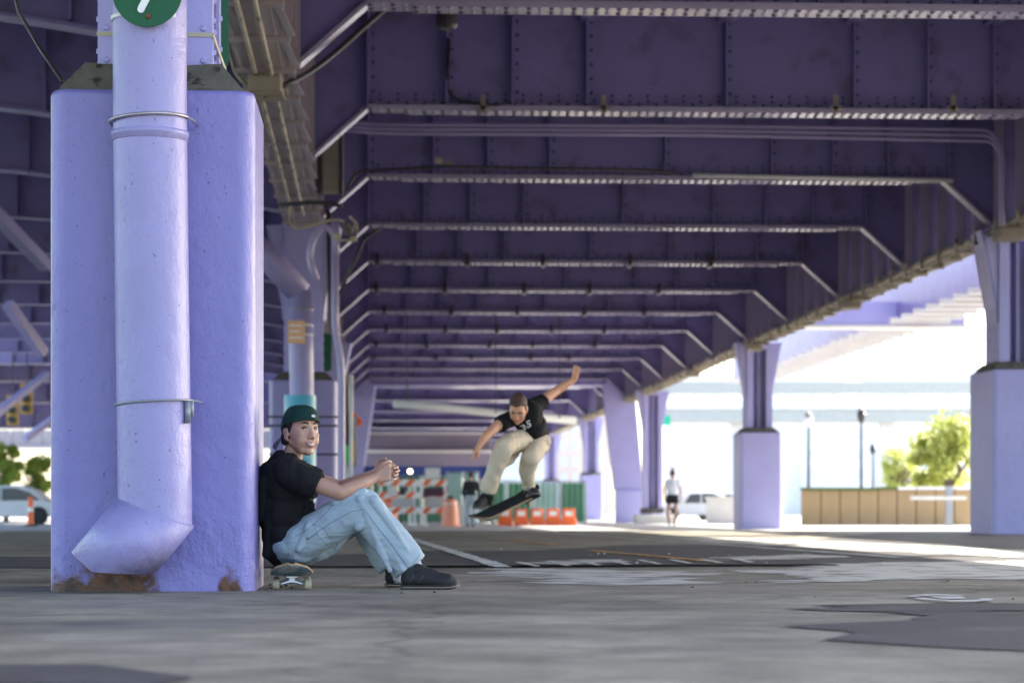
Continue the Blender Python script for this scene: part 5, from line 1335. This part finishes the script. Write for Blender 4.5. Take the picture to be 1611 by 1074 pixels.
# ---- skateboards
def skateboard(org, ax, up, label, L_=.80, W=.212, grip_up=True):
    """org: middle of the deck's lower face; ax: long axis; up: away from the wheels"""
    t = empty('skateboard', org, label, 'skateboard'); ax = Vector(ax).normalized(); up = Vector(up); sd = ax.cross(up).normalized(); up = sd.cross(ax).normalized()
    org = Vector(org); n = 20
    def prof(a):
        e_ = max(0, abs(a)-.30)/.20; z = .055*e_**1.5*L_/.8; w = W/2*(1 if abs(a) < .34 else math.sqrt(max(0.0004, 1-((abs(a)-.34)/.162)**2))); return z, w
    for nm, z0, th, m in (('deck', 0, .0095, M['deck_wood']), ('grip_tape', .0097, .0012, M['grip']), ('underside_print', -.0010, .0008, M['deck_print'])):
        b = MB(); vs = []; cs = (-1,-.8,-.4,0,.4,.8,1)
        for lay in (0, th):
            for i in range(n+1):
                a = -.5+i/n; z, w = prof(a)
                for c_ in cs: vs.append(org + ax*a*L_ + sd*c_*w + up*(z + z0 + lay + .008*abs(c_)**2))
        k = len(cs); N = (n+1)*k; fs = []
        for i in range(n):
            for j in range(k-1): a_ = i*k+j; fs += [(a_,a_+k,a_+k+1,a_+1), (N+a_,N+a_+1,N+a_+k+1,N+a_+k)]
            fs += [(i*k,N+i*k,N+(i+1)*k,(i+1)*k), (i*k+k-1,(i+1)*k+k-1,N+(i+1)*k+k-1,N+i*k+k-1)]
        fs += [tuple(j for j in range(k)) + tuple(N+j for j in range(k))[::-1], tuple(n*k+j for j in range(k))[::-1] + tuple(N+n*k+j for j in range(k))]
        b.add(vs, fs); b.build(nm, m, t, smooth=False)
    for s in (-1,1):
        c = org + ax*s*.27*L_; b = MB()
        b.obox(c-up*.004, ax*.04, sd*.028, up*.003); b.obox(c-up*.018, ax*.012, sd*.014, up*.014)
        b.tube([c-sd*.052-up*.040, c-sd*.02-up*.030, c-up*.028, c+sd*.02-up*.030, c+sd*.052-up*.040], [.007,.010,.014,.010,.007], 10)
        b.tube([c-sd*.098-up*.041, c+sd*.098-up*.041], .004, 8); b.build('truck', M['truck'], t, smooth=False)
        for q in (-1,1):
            b = MB(); b.lathe(c+sd*q*.080-up*.041, [(.012,-.017),(.022,-.017),(.0265,-.012),(.0265,.012),(.022,.017),(.012,.017)], 20, sd); w_ = b.build('wheel', M['wheel'], t, smooth=False)
            b = MB(); b.lathe(c+sd*q*.080-up*.041+sd*q*.0165, [(.009,0),(.006,.003)], 10, sd*q); b.build('axle_nut', M['truck'], w_)
    return t
skateboard(Vector((S(222,945).x, 12.02, .0665)), (-.095,1,0), (0,0,1), 'skateboard the seated man sits on, seen end-on beside the big pier')
# small pebbles and grit near the pier
rnd = random.Random(4)
for k in range(26):
    x = rnd.choice([rnd.uniform(-1.32,-1.15), rnd.uniform(-1.3,3.5)]); y = rnd.uniform(10.4,13.5) if x > -1.1 else rnd.uniform(11.5,12.6); b = MB(); r = rnd.uniform(.004,.010)
    b.sphere((x,y,r*.5), (r,r*.8,r*.6), 6, 4); tag(b.build('pebble', M['mortar']), 'tiny dark piece of grit lying on the near pavement', 'pebble', 'grit scattered near the seated man')
# ---- the skater in the air.  T(): positions typed from the survey crop of him, 20 m away
def T(cx, cy, d=20.0): return at(700+cx*.26078, 560+cy*.26078, d)
sk = empty('person', (T(500,520).x, 20.0, T(0,900).z), 'skateboarder in black t-shirt and khaki trousers in mid-jump, arms out', 'person')
HC2 = T(441,318,19.72); HF2 = Vector((-.14,-.72,-.70)); HU2 = Vector((-.05,-.70,.72))
b = MB(); hq = head(b, HC2, HF2, HU2, .98); P2, f2, r2, u2, rot2 = hq
chain(b, [(T(462,330,19.80), .052), (T(490,350,19.9), .056)])
chain(b, [(T(500,360,19.9), .10), (T(520,430,19.98), .10), (T(530,500,20.05), .095)])
cap(b, T(400,365,19.82), .05, T(540,300,19.98), .05)
# arm at the left of the picture
WA = T(196,560,19.55)
chain(b, [(T(385,385,19.80), .052), (T(315,420,19.72), .044), (T(252,478,19.63), .037), (T(232,505,19.6), .036), (WA, .024)])
cap(b, WA, .024, T(184,580,19.53), .026); 
for i in range(4):
    K = T(176+i*7,590-i*3,19.515+.012*i); finger(b, [T(186,578,19.53), K, K+Vector((-.012-.002*i,-.004,-.024)), K+Vector((-.020+.004*i,.006,-.050+.005*i))], .0088)
finger(b, [T(196,572,19.52), T(206,588,19.50), T(204,606,19.50)], .010)
# raised arm
WB = T(778,142,20.18)
chain(b, [(T(545,300,20.0), .052), (T(612,250,20.06), .044), (T(680,205,20.14), .037), (T(700,192,20.15), .037), (WB, .025)])
cap(b, WB, .025, T(787,112,20.16), .028)
for i in range(4):
    K = T(780+i*9,100+i*2,20.15); finger(b, [T(786,118,20.16), K, K+Vector((.0,-.01,.034)), K+Vector((-.004+.004*i,-.018,.062-.004*abs(i-1)))], .0090)
finger(b, [T(776,128,20.15), T(771,108,20.13), T(775,94,20.12)], .010)
# legs inside the trousers
chain(b, [(T(475,505,20.0), .06), (T(345,545,19.62), .045), (T(262,800,19.80), .042), (T(258,850,19.80), .04)])
chain(b, [(T(575,530,20.1), .06), (T(512,600,19.82), .042), (T(500,770,20.0), .042), (T(512,840,20.0), .04)])
def post2(v, n_): return sculpt_head(v, n_, P2, f2, r2, u2, HC2, .98)
remesh(b, 'body', [M['skin2']], sk, .0042, 3, .5, post2, None, (HC2, .13, 4))
face_parts(sk, P2, f2, r2, u2, rot2, .98, False, M['hair_brown'])
b = MB(); e = MB(); e.tube([P2(-.02,.083,-.066), P2(0,.089,-.067), P2(.02,.083,-.066)], .003, 6); e.build('lip', M['lip'], sk, smooth=True)
b = MB(); b.sphere(P2(0,-.022,.050), (.076,.090,.080), 24, 16, rot2); b.sphere(P2(0,-.055,-.01), (.066,.055,.060), 20, 14, rot2); b.sphere(P2(.006,.040,.092), (.046,.034,.022), 18, 12, rot2)
for s in (-1,1): b.sphere(P2(s*.070,.012,.022), (.010,.022,.034), 14, 10, rot2)
remesh(b, 'hair', [M['hair_brown']], sk, .005, 2, .5, lambda v, n_: v + n_*.003*noise.noise(v*60))
# t-shirt
b = MB()
b.sphere(T(492,355,19.90), (.135,.12,.13), 24, 18); b.sphere(T(520,420,19.98), (.125,.12,.13), 24, 18); b.sphere(T(548,450,20.03), (.095,.12,.085), 24, 18)
cap(b, T(405,370,19.82), .062, T(545,298,19.98), .066); cap(b, T(470,330,19.86), .05, T(500,320,19.9), .05)
chain(b, [(T(395,380,19.81), .066), (T(330,412,19.73), .064)], flat_end=True)
chain(b, [(T(545,300,20.0), .070), (T(600,262,20.05), .058)], flat_end=True)
cap(b, T(470,470,19.98), .05, T(590,462,20.05), .05)
tee2 = remesh(b, 't_shirt', [M['tee']], sk, .0065, 6, .5, lambda v, n_: v + n_*(fold(v, 8, .008, (1,1,.6)) + fold(v, 18, .003)))
def decal(o, name, polys, m, par, d0, lift=.003):
    off = world_loc(o); bvh = BVHTree.FromPolygons([v.co+off for v in o.data.vertices], [p.vertices[:] for p in o.data.polygons]); out = []
    for pl in polys:
        pts = []
        for q in pl:
            t = T(q[0], q[1], 19.9); h_, n_, _, _ = bvh.ray_cast(Vector((t.x, d0, t.z)), Vector((0,1,0)))
            if h_: pts.append(h_ + Vector((0,-lift,0)))
        if len(pts) > 1:
            e = MB(); e.tube(pts, .0055, 6); out.append(e.build(name, m, par, smooth=True))
    return out
decal(tee2, 'shirt_print', [[(455,425),(470,418),(482,424),(472,433),(486,438),(478,446),(460,445)],[(512,392),(492,398),(498,412),(512,410),(516,422),(504,430),(492,426)]], M['white'], tee2, 19.3)
decal(tee2, 'sleeve_patch', [[(318,392),(336,404)],[(318,398),(334,410)],[(320,404),(332,412)]], M['white'], tee2, 19.3)
# trousers
b = MB()
b.sphere(T(525,512,20.05), (.155,.125,.085), 24, 18)
chain(b, [(T(480,512,19.98), .095), (T(400,520,19.80), .088), (T(350,555,19.64), .078)], seg=24)
chain(b, [(T(350,559,19.64), .078), (T(312,650,19.68), .070), (T(282,740,19.74), .066), (T(260,808,19.78), .062)], seg=24, flat_end=True)
chain(b, [(T(568,530,20.08), .086), (T(545,570,19.90), .078), (T(514,615,19.80), .070)], seg=24)
chain(b, [(T(514,615,19.80), .070), (T(498,690,19.88), .064), (T(503,788,19.98), .050)], seg=24, flat_end=True)
cap(b, T(430,590,19.9), .03, T(360,660,19.75), .02)
remesh(b, 'trousers', [M['khaki']], sk, .006, 4, .5, lambda v, n_: v + n_*(fold(v, 5, .009, (1.2,1,.55)) + fold(v+Vector((2,3,1)), 12, .005, (1,1,.9))))
b = MB(); b.tube([T(560,528,19.93), T(590,545,19.94), T(606,575,19.97), T(603,590,19.97)], .006, 6); b.build('key_cord', M['black'], sk, smooth=True)
# board and shoes
pa, pb = T(185,998,19.72), T(540,826,20.10); axb = (pb-pa).normalized()
skateboard((pa+pb)/2, axb, Vector((-.25,-.35,.90)), 'dark skateboard tilted in the air under the jumping skater', L_=.76)
for (hx, hz, dd, yaw, rl) in ((T(268,0).x, T(0,905).z, 19.90, R(-112), -.10), (T(500,0).x, T(0,872).z, 20.10, R(-75), .15)):
    shoe_part(sk, hx, hz, dd, .29, yaw, roll=rl)
b = MB(); cap(b, T(500,780,19.98), .046, T(506,850,20.02), .040); b.build('sock', M['black'], sk, smooth=True)
b = MB(); cap(b, T(262,806,19.78), .045, T(262,860,19.8), .042); b.build('sock', M['black'], sk, smooth=True)

# ---- two far pedestrians
def walker(px, d, h, label, tops, legs, skin, stride, short=False, hairbun=False, back=True):
    c = at(px, HY, d); z0 = gz(d); t = empty('person', (c.x, d, z0), label, 'person'); k = h/1.75
    P = lambda x, y, z: Vector((c.x+x*k, d+y*k, z0+z*k))
    b = MB(); F_ = Vector((.1,1,0)) if back else Vector((1,0,0)); head(b, P(0,.02,1.63), F_, (0,0,1), k*.95)
    chain(b, [(P(0,0,1.53),.05*k),(P(0,0,1.45),.055*k)])
    chain(b, [(P(0,0,1.36),.10*k),(P(0,0,1.15),.09*k),(P(0,0,.95),.11*k)]); cap(b, P(-.15,0,1.40), .05*k, P(.15,0,1.40), .05*k)
    arms = [[(-.18,0,1.40),(-.25,-.02,1.14),(-.22,.10,.92)],[(.18,0,1.40),(.25,-.04,1.14),(.26,.04,.90)]]
    for a in arms:
        chain(b, [(P(*a[0]),.045*k),(P(*a[1]),.036*k),(P(*a[2]),.024*k)]); w = P(*a[2])
        for i in range(4): finger(b, [w, w+Vector((-.02+.013*i,.005,-.06))*k, w+Vector((-.02+.013*i,.015,-.12))*k, w+Vector((-.018+.012*i,.03,-.15))*k], .008*k)
        finger(b, [w, w+Vector((0,.03,-.04))*k, w+Vector((0,.04,-.08))*k], .009*k)
    lg = [[(-.09,0,.92),(-.10-stride*.3,.06,.50),(-.09-stride*.1,-.10,.09)],[(.09,0,.92),(.11,.0,.50),(.06,.04,.08)]]
    for a in lg:
        chain(b, [(P(*a[0]),.085*k),(P(*a[1]),.052*k),(P(a[1][0],a[1][1]-.03,.38),.056*k),(P(*a[2]),.036*k)])
        chain(b, [(P(*a[2]),.04*k),(P(a[2][0],a[2][1]+.15,.04),.034*k)])
    remesh(b, 'body', [skin], t, .010, 3)
    b = MB(); b.sphere(P(0,-.015,1.68), (.085*k,.10*k,.09*k), 16, 12)
    if hairbun: b.sphere(P(.01,-.05,1.80), .045*k, 12, 8)
    b.build('hair', M['hair_dark'], t, smooth=True)
    b = MB(); b.sphere(P(0,0,1.28), (.19*k,.13*k,.20*k), 18, 12); b.sphere(P(0,0,1.08), (.17*k,.13*k,.16*k), 18, 12); cap(b, P(-.15,0,1.40), .065*k, P(.15,0,1.40), .065*k)
    for a in arms:
        q = Vector(a[0]).lerp(Vector(a[1]), .5 if short else 1.0); chain(b, [(P(*a[0]),.065*k),(P(*q),.055*k)] + ([] if short else [(P(*a[2]),.04*k)]), flat_end=True)
    remesh(b, 'top', [tops], t, .014, 4, .5, lambda v, n_: v + n_*fold(v, 8, .008))
    b = MB(); b.sphere(P(0,0,.95), (.18*k,.13*k,.13*k), 18, 12)
    for a in lg:
        q = Vector(a[0]).lerp(Vector(a[1]), .45)
        if short: chain(b, [(P(*a[0]),.105*k),(P(*q),.105*k)], flat_end=True)
        else: chain(b, [(P(*a[0]),.105*k),(P(*a[1]),.085*k),(P(*a[2]),.075*k)], flat_end=True)
    remesh(b, 'shorts' if short else 'jeans', [legs], t, .014, 4, .5, lambda v, n_: v + n_*fold(v, 8, .008))
    for a in lg:
        b = MB(); chain(b, [(P(a[2][0],a[2][1]-.04,.045),.045*k),(P(a[2][0],a[2][1]+.16,.035),.038*k)]); b.build('shoe', M['white'] if short else M['shoe'], t, smooth=True)
M['black_cloth'] = mat('black_cloth', (.010,.012,.016), .8, var=.1)
M['white_cloth'] = mat('white_cloth', (.72,.72,.76), .8, var=.05)
walker(1058, 73, 1.76, 'jogger in a white top and black shorts beside the thin column', M['white_cloth'], M['black_cloth'], M['skin'], .1, short=True, hairbun=True)
walker(741, 74, 1.72, 'person in a black jacket and blue jeans walking away behind the skater', M['black_cloth'], M['denim'], M['skin'], .12)
